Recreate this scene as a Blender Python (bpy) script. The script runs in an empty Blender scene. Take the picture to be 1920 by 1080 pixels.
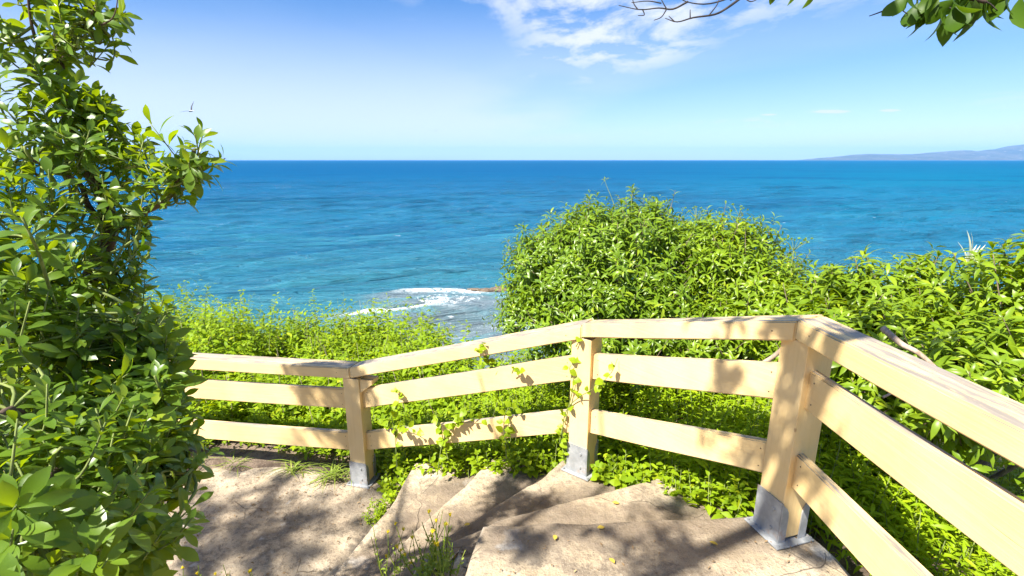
import bpy, bmesh, math, random
import numpy as np
from mathutils import Vector, Matrix, noise as mnoise

random.seed(7)
rng = np.random.default_rng(7)
R = math.radians
scene = bpy.context.scene
col = scene.collection

# ------------------------------------------------------------------ camera
FPX, EYE, PITCH = 930.0, 1.775, math.atan(240 / 930)
cam_data = bpy.data.cameras.new('camera')
cam_data.sensor_width = 36.0
cam_data.lens = 36.0 * FPX / 1920
cam_data.clip_start = 0.05
cam_data.clip_end = 200000
cam = bpy.data.objects.new('camera', cam_data)
cam.location = (0, 0, EYE)
cam.rotation_euler = (R(90) - PITCH, 0, 0)
col.objects.link(cam)
scene.camera = cam

# ------------------------------------------------------------------ light
SUN_AZ, SUN_EL = R(-132), R(52)          # azimuth from +Y towards +X
sun_vec = Vector((math.sin(SUN_AZ) * math.cos(SUN_EL), math.cos(SUN_AZ) * math.cos(SUN_EL), math.sin(SUN_EL)))
ld = bpy.data.lights.new('sun', 'SUN')
ld.energy = 4.6
ld.angle = R(0.8)
ld.color = (1.0, 0.945, 0.85)
sun = bpy.data.objects.new('sun', ld)
sun.rotation_euler = sun_vec.to_track_quat('Z', 'Y').to_euler()
sun.location = (-20, -20, 40)
col.objects.link(sun)

EXPOSURE = 1.65
SKY_STRENGTH = 0.05
vs = scene.view_settings
vs.view_transform = 'Standard'
vs.look = 'None'
vs.gamma = 1.0
vs.use_curve_mapping = False
vs.exposure = EXPOSURE

cy = scene.cycles
cy.max_bounces = 8
cy.diffuse_bounces = 3
cy.glossy_bounces = 3
cy.transmission_bounces = 4
cy.volume_bounces = 2
cy.use_denoising = True
cy.caustics_reflective = False
cy.caustics_refractive = False


# ------------------------------------------------------------------ node helper
class NT:
    def __init__(self, tree):
        self.t = tree
        tree.nodes.clear()

    def n(self, kind, **kw):
        nd = self.t.nodes.new(kind)
        for k, v in kw.items():
            if k == 'ins':
                for a, b in v.items():
                    self.put(nd, a, b)
            else:
                setattr(nd, k, v)
        return nd

    def put(self, nd, key, val):
        sock = nd.inputs[key]
        if isinstance(val, bpy.types.NodeSocket):
            self.t.links.new(val, sock)
        elif isinstance(val, bpy.types.Node):
            self.t.links.new(val.outputs[0], sock)
        else:
            sock.default_value = val

    def math(self, op, a, b=0.0, c=0.0, clamp=False):
        nd = self.t.nodes.new('ShaderNodeMath')
        nd.operation = op
        nd.use_clamp = clamp
        self.put(nd, 0, a)
        self.put(nd, 1, b)
        self.put(nd, 2, c)
        return nd.outputs[0]

    def vmath(self, op, a, b=(0, 0, 0)):
        nd = self.t.nodes.new('ShaderNodeVectorMath')
        nd.operation = op
        self.put(nd, 0, a)
        self.put(nd, 1, b)
        return nd.outputs[0]

    def noise(self, vec, scale, detail=4, rough=0.55, dist=0.0):
        nd = self.n('ShaderNodeTexNoise', ins={'Vector': vec, 'Scale': scale, 'Detail': detail, 'Roughness': rough, 'Distortion': dist})
        return nd.outputs['Fac']

    def ramp(self, fac, stops, interp='LINEAR'):
        nd = self.n('ShaderNodeValToRGB')
        nd.color_ramp.interpolation = interp
        els = nd.color_ramp.elements
        while len(els) < len(stops):
            els.new(0.5)
        for e, (p, c) in zip(els, stops):
            e.position = p
            e.color = tuple(c) + (1,) if len(c) == 3 else c
        self.put(nd, 'Fac', fac)
        return nd.outputs['Color']

    def range(self, v, a, b, c=0.0, d=1.0, smooth=True):
        nd = self.n('ShaderNodeMapRange', interpolation_type='SMOOTHSTEP' if smooth else 'LINEAR')
        for k, x in zip(('Value', 'From Min', 'From Max', 'To Min', 'To Max'), (v, a, b, c, d)):
            self.put(nd, k, x)
        return nd.outputs['Result']

    def mix(self, fac, a, b, mode='MIX'):
        nd = self.n('ShaderNodeMix', data_type='RGBA', blend_type=mode)
        for k, x in ((0, fac), (6, a), (7, b)):
            if isinstance(x, tuple) and len(x) == 3:
                x = x + (1,)
            self.put(nd, k, x)
        return nd.outputs[2]

    def aniso(self, vec, ang, scale):
        """stretch along a horizontal direction turned by ang"""
        v = self.n('ShaderNodeMapping', ins={'Vector': vec, 'Rotation': (0, 0, -ang)}).outputs[0]
        return self.n('ShaderNodeMapping', ins={'Vector': v, 'Scale': scale}).outputs[0]

    def mapping(self, vec, scale=(1, 1, 1), rot=(0, 0, 0), loc=(0, 0, 0)):
        return self.n('ShaderNodeMapping', ins={'Vector': vec, 'Scale': scale, 'Rotation': rot, 'Location': loc}).outputs[0]


# ------------------------------------------------------------------ world: clear sky, thin cirrus
world = bpy.data.worlds.new('World')
scene.world = world
world.use_nodes = True
w = NT(world.node_tree)
sky = w.n('ShaderNodeTexSky', sky_type='NISHITA', sun_disc=False)
sky.sun_elevation = SUN_EL
sky.sun_rotation = SUN_AZ
sky.altitude = 0
sky.air_density = 1.0
sky.dust_density = 0.35
sky.ozone_density = 3.5
hsv = w.n('ShaderNodeHueSaturation', ins={'Saturation': 1.35, 'Value': 1.0, 'Color': sky})
tc = w.n('ShaderNodeTexCoord')
sep = w.n('ShaderNodeSeparateXYZ', ins={0: tc.outputs['Generated']})
dz = w.math('ADD', w.math('MAXIMUM', sep.outputs[2], 0.0), 0.07)
pl = w.n('ShaderNodeCombineXYZ', ins={0: w.math('DIVIDE', sep.outputs[0], dz), 1: w.math('DIVIDE', sep.outputs[1], dz), 2: 0.0}).outputs[0]
# puffy cirrus patches (same cloud field over the whole dome, one denser bank out to sea)
def blob(cx, cy_, rx, ry):
    dx = w.math('DIVIDE', w.math('SUBTRACT', w.n('ShaderNodeSeparateXYZ', ins={0: pl}).outputs[0], cx), rx)
    dy = w.math('DIVIDE', w.math('SUBTRACT', w.n('ShaderNodeSeparateXYZ', ins={0: pl}).outputs[1], cy_), ry)
    return w.math('EXPONENT', w.math('MULTIPLY', w.math('ADD', w.math('MULTIPLY', dx, dx), w.math('MULTIPLY', dy, dy)), -1.0))
big = w.noise(w.mapping(pl, (0.30, 0.30, 1), loc=(5.35, 2.10, 3.1)), 1.0, 2, 0.5)
big = w.math('ADD', big, w.math('MULTIPLY', blob(0.50, 3.7, 1.0, 1.7), 0.27))
big = w.math('SUBTRACT', big, w.math('MULTIPLY', blob(-1.5, 3.0, 1.2, 2.0), 0.12))
fine = w.noise(w.mapping(pl, (1.15, 0.75, 1), rot=(0, 0, 0.55), loc=(2.2, 1.7, 0)), 2.2, 9, 0.60, 0.25)
patch = w.math('MULTIPLY', w.range(big, 0.50, 0.72), w.range(fine, 0.36, 0.60))
streaks = w.noise(w.mapping(pl, (0.5, 2.6, 1), rot=(0, 0, 0.35), loc=(7, 3, 2)), 1.3, 7, 0.6, 0.4)
patch = w.math('MAXIMUM', patch, w.math('MULTIPLY', w.range(streaks, 0.60, 0.80), 0.45))
# small fair weather puffs low over the far coast
puff = w.math('MAXIMUM', blob(3.55, 5.82, 0.24, 0.16), w.math('MAXIMUM', w.math('MULTIPLY', blob(4.05, 5.62, 0.15, 0.11), 0.9), w.math('MULTIPLY', blob(3.02, 6.18, 0.14, 0.11), 0.8)))
puff_n = w.noise(w.mapping(pl, (2.0, 2.5, 1)), 2.2, 6, 0.6)
patch = w.math('MAXIMUM', patch, w.range(w.math('ADD', puff, w.math('MULTIPLY', w.math('SUBTRACT', puff_n, 0.5), 0.9)), 0.38, 0.72))
# broad thin veil that thickens to the horizon
veil_n = w.noise(w.mapping(pl, (0.22, 0.12, 1), rot=(0, 0, 0.3), loc=(1.2, 4.0, 1)), 1.0, 5, 0.5, 0.3)
veil_n = w.math('ADD', veil_n, w.math('MULTIPLY', blob(-2.1, 5.2, 2.0, 2.2), 0.20))
veil_n = w.math('SUBTRACT', veil_n, w.math('MULTIPLY', blob(3.6, 5.4, 2.8, 3.0), 0.20))
low = w.range(sep.outputs[2], 0.32, 0.02, 0.0, 1.0)
veil = w.math('MULTIPLY', w.range(veil_n, 0.36, 0.60, 0.20, 0.80), low)
cov = w.math('MAXIMUM', w.math('MULTIPLY', patch, 0.97), veil)
cov = w.math('MULTIPLY', cov, w.range(sep.outputs[2], -0.02, 0.01))
cloud_col = (6.1, 6.4, 7.0)
tinted = w.mix(1.0, hsv.outputs[0], (0.97, 0.96, 1.10), 'MULTIPLY')
skycol = w.mix(cov, tinted, cloud_col)
bg = w.n('ShaderNodeBackground', ins={'Color': skycol, 'Strength': SKY_STRENGTH})
wo = w.n('ShaderNodeOutputWorld', ins={'Surface': bg})


# ------------------------------------------------------------------ geometry helpers
def at(x, y, depth):
    """world point for a spot of the photograph (1920 px wide) at a camera depth in metres"""
    u, v = (x - 960) / FPX, (y - 540) / FPX
    c, s = math.cos(PITCH), math.sin(PITCH)
    return Vector((u, c - v * s, -(s + v * c))) * depth + Vector((0, 0, EYE))


def to_px(P):
    P = np.asarray(P, float).reshape(-1, 3) - np.array([0, 0, EYE])
    c, s = math.cos(PITCH), math.sin(PITCH)
    dep = P[:, 1] * c - P[:, 2] * s
    up = P[:, 1] * s + P[:, 2] * c
    dep_ = np.where(np.abs(dep) < 1e-4, 1e-4, dep)
    return 960 + FPX * P[:, 0] / dep_, 540 - FPX * up / dep_, dep


def tag(o, label=None, cat=None, group=None, kind=None):
    if label: o['label'] = label
    if cat: o['category'] = cat
    if group: o['group'] = group
    if kind: o['kind'] = kind
    return o


def empty(name, loc=(0, 0, 0), label=None, cat=None, group=None):
    o = bpy.data.objects.new(name, None)
    o.location = loc
    o.empty_display_size = 0.1
    col.objects.link(o)
    return tag(o, label, cat, group)


def link(name, mesh, parent=None, mat=None, smooth=True):
    o = bpy.data.objects.new(name, mesh)
    col.objects.link(o)
    if mat is not None:
        mesh.materials.clear()
        mesh.materials.append(mat)
    if smooth:
        mesh.polygons.foreach_set('use_smooth', [True] * len(mesh.polygons))
    if parent is not None:
        o.parent = parent
        o.matrix_parent_inverse = Matrix.Translation(parent.location).inverted() if parent.parent is None else Matrix.Identity(4)
    return o


def mesh_np(name, V, F):
    """V (n,3), F list of (m,k) int arrays (k = 3 or 4)"""
    me = bpy.data.meshes.new(name)
    if not isinstance(F, list):
        F = [F]
    loops = np.concatenate([f.ravel() for f in F]).astype(np.int32)
    sizes = np.concatenate([np.full(len(f), f.shape[1]) for f in F]).astype(np.int32)
    me.vertices.add(len(V))
    me.vertices.foreach_set('co', np.asarray(V, np.float32).ravel())
    me.loops.add(len(loops))
    me.loops.foreach_set('vertex_index', loops)
    me.polygons.add(len(sizes))
    me.polygons.foreach_set('loop_start', np.concatenate([[0], np.cumsum(sizes)[:-1]]).astype(np.int32))
    me.update(calc_edges=True)
    me.validate()
    return me


def from_bm(name, bm):
    me = bpy.data.meshes.new(name)
    bmesh.ops.recalc_face_normals(bm, faces=bm.faces)
    bm.to_mesh(me)
    bm.free()
    return me


class Tubes:
    """collects tapered tubes into one mesh"""
    def __init__(self):
        self.V, self.F, self.n = [], [], 0

    def add(self, pts, rad, sides=6):
        pts = [Vector(p) for p in pts]
        k = len(pts)
        if not hasattr(rad, '__len__'):
            rad = [rad] * k
        prev = None
        ring0 = self.n
        for i, p in enumerate(pts):
            t = (pts[min(i + 1, k - 1)] - pts[max(i - 1, 0)]).normalized()
            a = t.orthogonal().normalized() if prev is None else (prev - t * prev.dot(t)).normalized()
            prev = a
            b = t.cross(a)
            for j in range(sides):
                q = 2 * math.pi * j / sides
                self.V.append(p + (a * math.cos(q) + b * math.sin(q)) * rad[i])
        for i in range(k - 1):
            for j in range(sides):
                a0 = ring0 + i * sides + j
                a1 = ring0 + i * sides + (j + 1) % sides
                self.F.append((a0, a1, a1 + sides, a0 + sides))
        self.F.append(tuple(ring0 + (k - 1) * sides + j for j in range(sides)))
        self.n += k * sides

    def mesh(self, name):
        me = bpy.data.meshes.new(name)
        me.from_pydata([tuple(v) for v in self.V], [], self.F)
        me.update()
        return me


def smooth_path(pts, n=6):
    """Catmull-Rom through pts"""
    P = [Vector(p) for p in pts]
    P = [P[0] * 2 - P[1]] + P + [P[-1] * 2 - P[-2]]
    out = []
    for i in range(1, len(P) - 2):
        for k in range(n):
            t = k / n
            out.append(0.5 * ((2 * P[i]) + (P[i + 1] - P[i - 1]) * t + (2 * P[i - 1] - 5 * P[i] + 4 * P[i + 1] - P[i + 2]) * t * t
                              + (3 * P[i] - P[i - 1] - 3 * P[i + 1] + P[i + 2]) * t ** 3))
    out.append(P[-2])
    return out


# ------------------------------------------------------------------ materials
def new_mat(name):
    m = bpy.data.materials.new(name)
    m.use_nodes = True
    return m, NT(m.node_tree)


def finish(nt, shader):
    nt.n('ShaderNodeOutputMaterial', ins={'Surface': shader})


def leaf_mat(name, dark, light, trans, gloss=0.35, rough=0.38, tw=0.35, yellow=None):
    m, t = new_mat(name)
    geo = t.n('ShaderNodeNewGeometry')
    oi = t.n('ShaderNodeObjectInfo')
    r = t.math('FRACT', t.math('ADD', geo.outputs['Random Per Island'], oi.outputs['Random']))
    stops = [(0.0, dark), (0.55, tuple((a + b) / 2 for a, b in zip(dark, light))), (0.9, light)]
    if yellow:
        stops.append((1.0, yellow))
    c = t.ramp(r, stops)
    tex = t.n('ShaderNodeTexCoord')
    blotch = t.noise(tex.outputs['Object'], 30, 2)
    c = t.mix(t.range(blotch, 0.3, 0.7, 0.0, 0.35), c, light)
    # underside is paler and greyer
    c = t.mix(t.math('MULTIPLY', geo.outputs['Backfacing'], 0.35), c, tuple(0.7 * x + 0.025 for x in light))
    p = t.n('ShaderNodeBsdfPrincipled', ins={'Base Color': c, 'Roughness': rough, 'Specular IOR Level': gloss})
    tr = t.n('ShaderNodeBsdfTranslucent', ins={'Color': t.mix(r, trans, tuple(0.75 * x for x in trans))})
    finish(t, t.n('ShaderNodeMixShader', ins={0: tw, 1: p, 2: tr}))
    return m


def bark_mat(name, a, b, scale=30):
    m, t = new_mat(name)
    tex = t.n('ShaderNodeTexCoord')
    nz = t.noise(t.mapping(tex.outputs['Object'], (1, 1, 0.25)), scale, 5, 0.65)
    bump = t.n('ShaderNodeBump', ins={'Height': nz, 'Strength': 0.6, 'Distance': 0.006})
    finish(t, t.n('ShaderNodeBsdfPrincipled', ins={'Base Color': t.ramp(nz, [(0.35, a), (0.65, b)]), 'Roughness': 0.85, 'Normal': bump}))
    return m


M_BARK = bark_mat('bark', (0.035, 0.022, 0.016), (0.13, 0.085, 0.06))
M_DARK = bark_mat('dark_twig', (0.012, 0.010, 0.010), (0.05, 0.038, 0.032))  # darker than the bark: silhouette against the sky put into the colour
M_TWIG = bark_mat('twig', (0.07, 0.05, 0.035), (0.20, 0.15, 0.10))
M_STEM = bark_mat('green_stem', (0.10, 0.14, 0.03), (0.20, 0.24, 0.06))
M_DEAD = bark_mat('dead_wood', (0.22, 0.15, 0.10), (0.45, 0.36, 0.28))
M_LEAF_NEAR = leaf_mat('leaf_near', (0.032, 0.092, 0.003), (0.12, 0.215, 0.010), (0.42, 0.56, 0.005), 0.36, 0.34, 0.36, (0.28, 0.34, 0.01))
M_LEAF_SHRUB = leaf_mat('leaf_shrub', (0.06, 0.135, 0.001), (0.22, 0.33, 0.004), (0.46, 0.58, 0.002), 0.34, 0.36, 0.32, (0.36, 0.41, 0.01))
M_LEAF_ROUND = leaf_mat('leaf_round', (0.040, 0.100, 0.001), (0.18, 0.29, 0.004), (0.38, 0.52, 0.002), 0.36, 0.35, 0.28, (0.32, 0.38, 0.01))
M_LEAF_BANK = leaf_mat('leaf_bank', (0.08, 0.18, 0.001), (0.28, 0.40, 0.002), (0.48, 0.60, 0.001), 0.14, 0.5, 0.36, (0.46, 0.47, 0.01))
M_LEAF_UNDER = leaf_mat('leaf_under', (0.13, 0.25, 0.001), (0.32, 0.45, 0.002), (0.56, 0.68, 0.002), 0.18, 0.45, 0.38, (0.38, 0.42, 0.01))
M_LEAF_VINE = leaf_mat('leaf_vine', (0.14, 0.24, 0.002), (0.28, 0.40, 0.004), (0.48, 0.60, 0.002), 0.25, 0.4, 0.38)
M_LEAF_TREE = leaf_mat('leaf_tree', (0.022, 0.062, 0.004), (0.065, 0.125, 0.008), (0.16, 0.27, 0.006), 0.2, 0.45, 0.4)
M_GRASS = leaf_mat('grass', (0.13, 0.20, 0.015), (0.27, 0.36, 0.04), (0.42, 0.52, 0.03), 0.25, 0.5, 0.3, (0.42, 0.42, 0.09))
M_YELLOW = leaf_mat('petal_yellow', (0.75, 0.55, 0.01), (0.85, 0.68, 0.02), (0.8, 0.6, 0.02), 0.2, 0.6, 0.3)
M_FALLEN = leaf_mat('fallen_yellow', (0.55, 0.38, 0.05), (0.68, 0.50, 0.07), (0.5, 0.4, 0.05), 0.25, 0.5, 0.1)
M_PALE = leaf_mat('pale_seed', (0.45, 0.48, 0.32), (0.62, 0.62, 0.45), (0.5, 0.5, 0.35), 0.2, 0.6, 0.3)


def paint_mat(upright=False):
    m, t = new_mat('cream_paint')
    tex = t.n('ShaderNodeTexCoord')
    geo = t.n('ShaderNodeNewGeometry')
    P = tex.outputs['Object']
    if upright:        # the grain runs up the post
        q = t.n('ShaderNodeSeparateXYZ', ins={0: P})
        P = t.n('ShaderNodeCombineXYZ', ins={0: q.outputs[2], 1: q.outputs[0], 2: q.outputs[1]}).outputs[0]
    P = t.vmath('ADD', P, t.vmath('MULTIPLY', t.n('ShaderNodeObjectInfo').outputs['Random'], (9.0, 5.0, 7.0)))
    grain = t.noise(t.mapping(P, (2.5, 60, 60)), 1.0, 4, 0.6)
    blot = t.noise(P, 3.0, 5, 0.6)
    spot = t.noise(P, 26, 3, 0.6)
    c = t.mix(t.range(blot, 0.3, 0.7), (0.73, 0.51, 0.225), (0.77, 0.57, 0.285))
    c = t.mix(t.range(grain, 0.50, 0.75, 0, 0.22), c, (0.54, 0.36, 0.17))
    c = t.mix(t.range(spot, 0.76, 0.84, 0, 0.4), c, (0.35, 0.24, 0.14))
    # knots
    vor = t.n('ShaderNodeTexVoronoi', ins={'Vector': t.mapping(P, (2.2, 5, 5)), 'Scale': 1.0})
    c = t.mix(t.range(vor.outputs['Distance'], 0.035, 0.015, 0, 0.7), c, (0.30, 0.17, 0.08))
    # paint worn off on the upward faces: grey bare timber
    nz = t.n('ShaderNodeSeparateXYZ', ins={0: geo.outputs['True Normal']}).outputs[2]
    worn = t.math('MULTIPLY', t.range(nz, 0.8, 0.95), t.range(t.noise(t.mapping(P, (3, 26, 26)), 1.0, 6, 0.7), 0.40, 0.54))
    c = t.mix(t.math('MULTIPLY', worn, 0.92), c, t.mix(grain, (0.085, 0.075, 0.07), (0.33, 0.30, 0.27)))
    # grime runs and flaking along the edges
    run = t.noise(t.mapping(P, (14, 14, 1.2)), 1.0, 5, 0.65)
    c = t.mix(t.range(run, 0.62, 0.82, 0, 0.16), c, (0.45, 0.32, 0.18))
    split = t.math('MULTIPLY', t.range(t.noise(t.mapping(P, (1.1, 34, 34), loc=(3, 1, 2)), 1.0, 3, 0.5), 0.70, 0.73), t.range(t.noise(P, 2.0, 2), 0.5, 0.6))
    c = t.mix(t.math('MULTIPLY', split, 0.65), c, (0.20, 0.13, 0.08))
    bump = t.n('ShaderNodeBump', ins={'Height': t.math('SUBTRACT', t.math('ADD', grain, t.math('MULTIPLY', worn, 0.7)), split), 'Strength': 0.45, 'Distance': 0.004})
    finish(t, t.n('ShaderNodeBsdfPrincipled', ins={'Base Color': c, 'Roughness': 0.55, 'Specular IOR Level': 0.35, 'Normal': bump}))
    return m


def metal_mat():
    m, t = new_mat('galvanised_steel')
    P = t.n('ShaderNodeTexCoord').outputs['Object']
    vor = t.n('ShaderNodeTexVoronoi', ins={'Vector': P, 'Scale': 60.0})
    nz = t.noise(P, 12, 5)
    c = t.mix(t.range(nz, 0.3, 0.7), (0.26, 0.275, 0.285), (0.40, 0.41, 0.415))
    c = t.mix(t.range(vor.outputs['Distance'], 0.2, 0.6, 0, 0.25), c, (0.22, 0.23, 0.24))
    c = t.mix(t.range(t.noise(P, 9, 5, 0.65), 0.56, 0.70, 0, 0.65), c, (0.30, 0.17, 0.09))
    finish(t, t.n('ShaderNodeBsdfPrincipled', ins={'Base Color': c, 'Roughness': t.range(nz, 0.3, 0.7, 0.45, 0.65), 'Metallic': 0.25}))
    return m


def stone_mat(name, base=((0.36, 0.285, 0.19), (0.52, 0.43, 0.315)), stain=0.8, seed=0.0):
    m, t = new_mat(name)
    oi = t.n('ShaderNodeObjectInfo').outputs['Random']
    geo = t.n('ShaderNodeNewGeometry')
    P = t.vmath('ADD', geo.outputs['Position'], t.n('ShaderNodeCombineXYZ', ins={0: t.math('ADD', t.math('MULTIPLY', oi, 7.0), seed), 1: seed * 0.7, 2: 0.0}).outputs[0])
    big = t.noise(P, 1.6, 5, 0.6, 0.3)
    mid = t.noise(P, 6.5, 6, 0.65)
    fine = t.noise(P, 26, 7, 0.80)
    grit = t.n('ShaderNodeTexVoronoi', ins={'Vector': P, 'Scale': 95.0})
    c = t.mix(t.range(mid, 0.3, 0.7), base[0], base[1])
    # dark lichen and old dirt in irregular patches
    st = t.math('MULTIPLY', t.range(big, 0.46, 0.62), t.range(mid, 0.34, 0.56))
    c = t.mix(t.math('MULTIPLY', st, stain), c, (0.15, 0.12, 0.09))
    c = t.mix(t.math('MULTIPLY', t.range(fine, 0.50, 0.58), 0.6), c, (0.15, 0.115, 0.085))
    c = t.mix(t.range(fine, 0.44, 0.32, 0, 0.35), c, (0.62, 0.55, 0.46))
    c = t.mix(t.range(grit.outputs['Distance'], 0.22, 0.12, 0, 0.35), c, (0.62, 0.56, 0.48))
    pale = t.range(t.noise(P, 3.2, 4, 0.55), 0.66, 0.72)
    c = t.mix(t.math('MULTIPLY', pale, 0.55), c, (0.58, 0.56, 0.53))
    # dark ragged band along one line of each step, setting the treads apart
    gl_ = t.n('ShaderNodeAttribute', attribute_type='OBJECT', attribute_name='band_line').outputs['Vector']
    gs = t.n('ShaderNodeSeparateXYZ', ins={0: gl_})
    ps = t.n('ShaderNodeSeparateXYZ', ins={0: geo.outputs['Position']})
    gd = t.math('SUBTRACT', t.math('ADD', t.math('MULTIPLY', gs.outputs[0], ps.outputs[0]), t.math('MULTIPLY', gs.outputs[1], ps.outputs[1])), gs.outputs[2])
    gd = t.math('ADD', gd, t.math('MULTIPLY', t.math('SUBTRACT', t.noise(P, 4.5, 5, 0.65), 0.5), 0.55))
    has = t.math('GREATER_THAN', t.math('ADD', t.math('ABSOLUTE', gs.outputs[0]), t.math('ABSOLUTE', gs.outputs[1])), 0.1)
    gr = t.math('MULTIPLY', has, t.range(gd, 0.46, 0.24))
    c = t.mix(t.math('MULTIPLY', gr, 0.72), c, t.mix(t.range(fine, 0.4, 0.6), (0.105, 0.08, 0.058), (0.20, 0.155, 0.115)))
    # hairline cracks
    ve = t.n('ShaderNodeTexVoronoi', feature='DISTANCE_TO_EDGE', ins={'Vector': t.mix(0.12, P, t.n('ShaderNodeTexNoise', ins={'Vector': P, 'Scale': 5.0}).outputs['Color']), 'Scale': 1.5})
    crack = t.math('MULTIPLY', t.range(ve.outputs['Distance'], 0.0035, 0.001), t.range(t.noise(P, 2.3, 2), 0.56, 0.64))
    c = t.mix(t.math('MULTIPLY', crack, 0.5), c, (0.10, 0.075, 0.06))
    c = t.mix(1.0, c, t.n('ShaderNodeCombineColor', ins={0: t.math('ADD', 0.84, t.math('MULTIPLY', oi, 0.3)), 1: t.math('ADD', 0.84, t.math('MULTIPLY', oi, 0.3)), 2: t.math('ADD', 0.82, t.math('MULTIPLY', oi, 0.3))}).outputs[0], 'MULTIPLY')
    c = t.mix(t.range(geo.outputs['Pointiness'], 0.52, 0.60, 0.0, 0.55), c, (0.60, 0.53, 0.44))  # convex edges paler: light catching the nosings, put into the colour
    h = t.math('ADD', t.math('MULTIPLY', mid, 1.5), t.math('ADD', t.math('MULTIPLY', fine, 0.6), t.math('MULTIPLY', crack, -1.0)))
    bump = t.n('ShaderNodeBump', ins={'Height': h, 'Strength': 1.0, 'Distance': 0.016})
    finish(t, t.n('ShaderNodeBsdfPrincipled', ins={'Base Color': c, 'Roughness': 0.9, 'Specular IOR Level': 0.2, 'Normal': bump}))
    return m


def soil_mat():
    m, t = new_mat('soil')
    P = t.n('ShaderNodeNewGeometry').outputs['Position']
    mid = t.noise(P, 5, 6, 0.65)
    fine = t.noise(P, 45, 5, 0.7)
    c = t.mix(t.range(mid, 0.35, 0.65), (0.075, 0.05, 0.033), (0.23, 0.17, 0.12))
    c = t.mix(t.range(fine, 0.55, 0.7, 0, 0.6), c, (0.34, 0.28, 0.21))
    bump = t.n('ShaderNodeBump', ins={'Height': t.math('ADD', mid, fine), 'Strength': 0.8, 'Distance': 0.03})
    finish(t, t.n('ShaderNodeBsdfPrincipled', ins={'Base Color': c, 'Roughness': 0.95, 'Normal': bump}))
    return m


SEA_Z = -10.0


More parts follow.
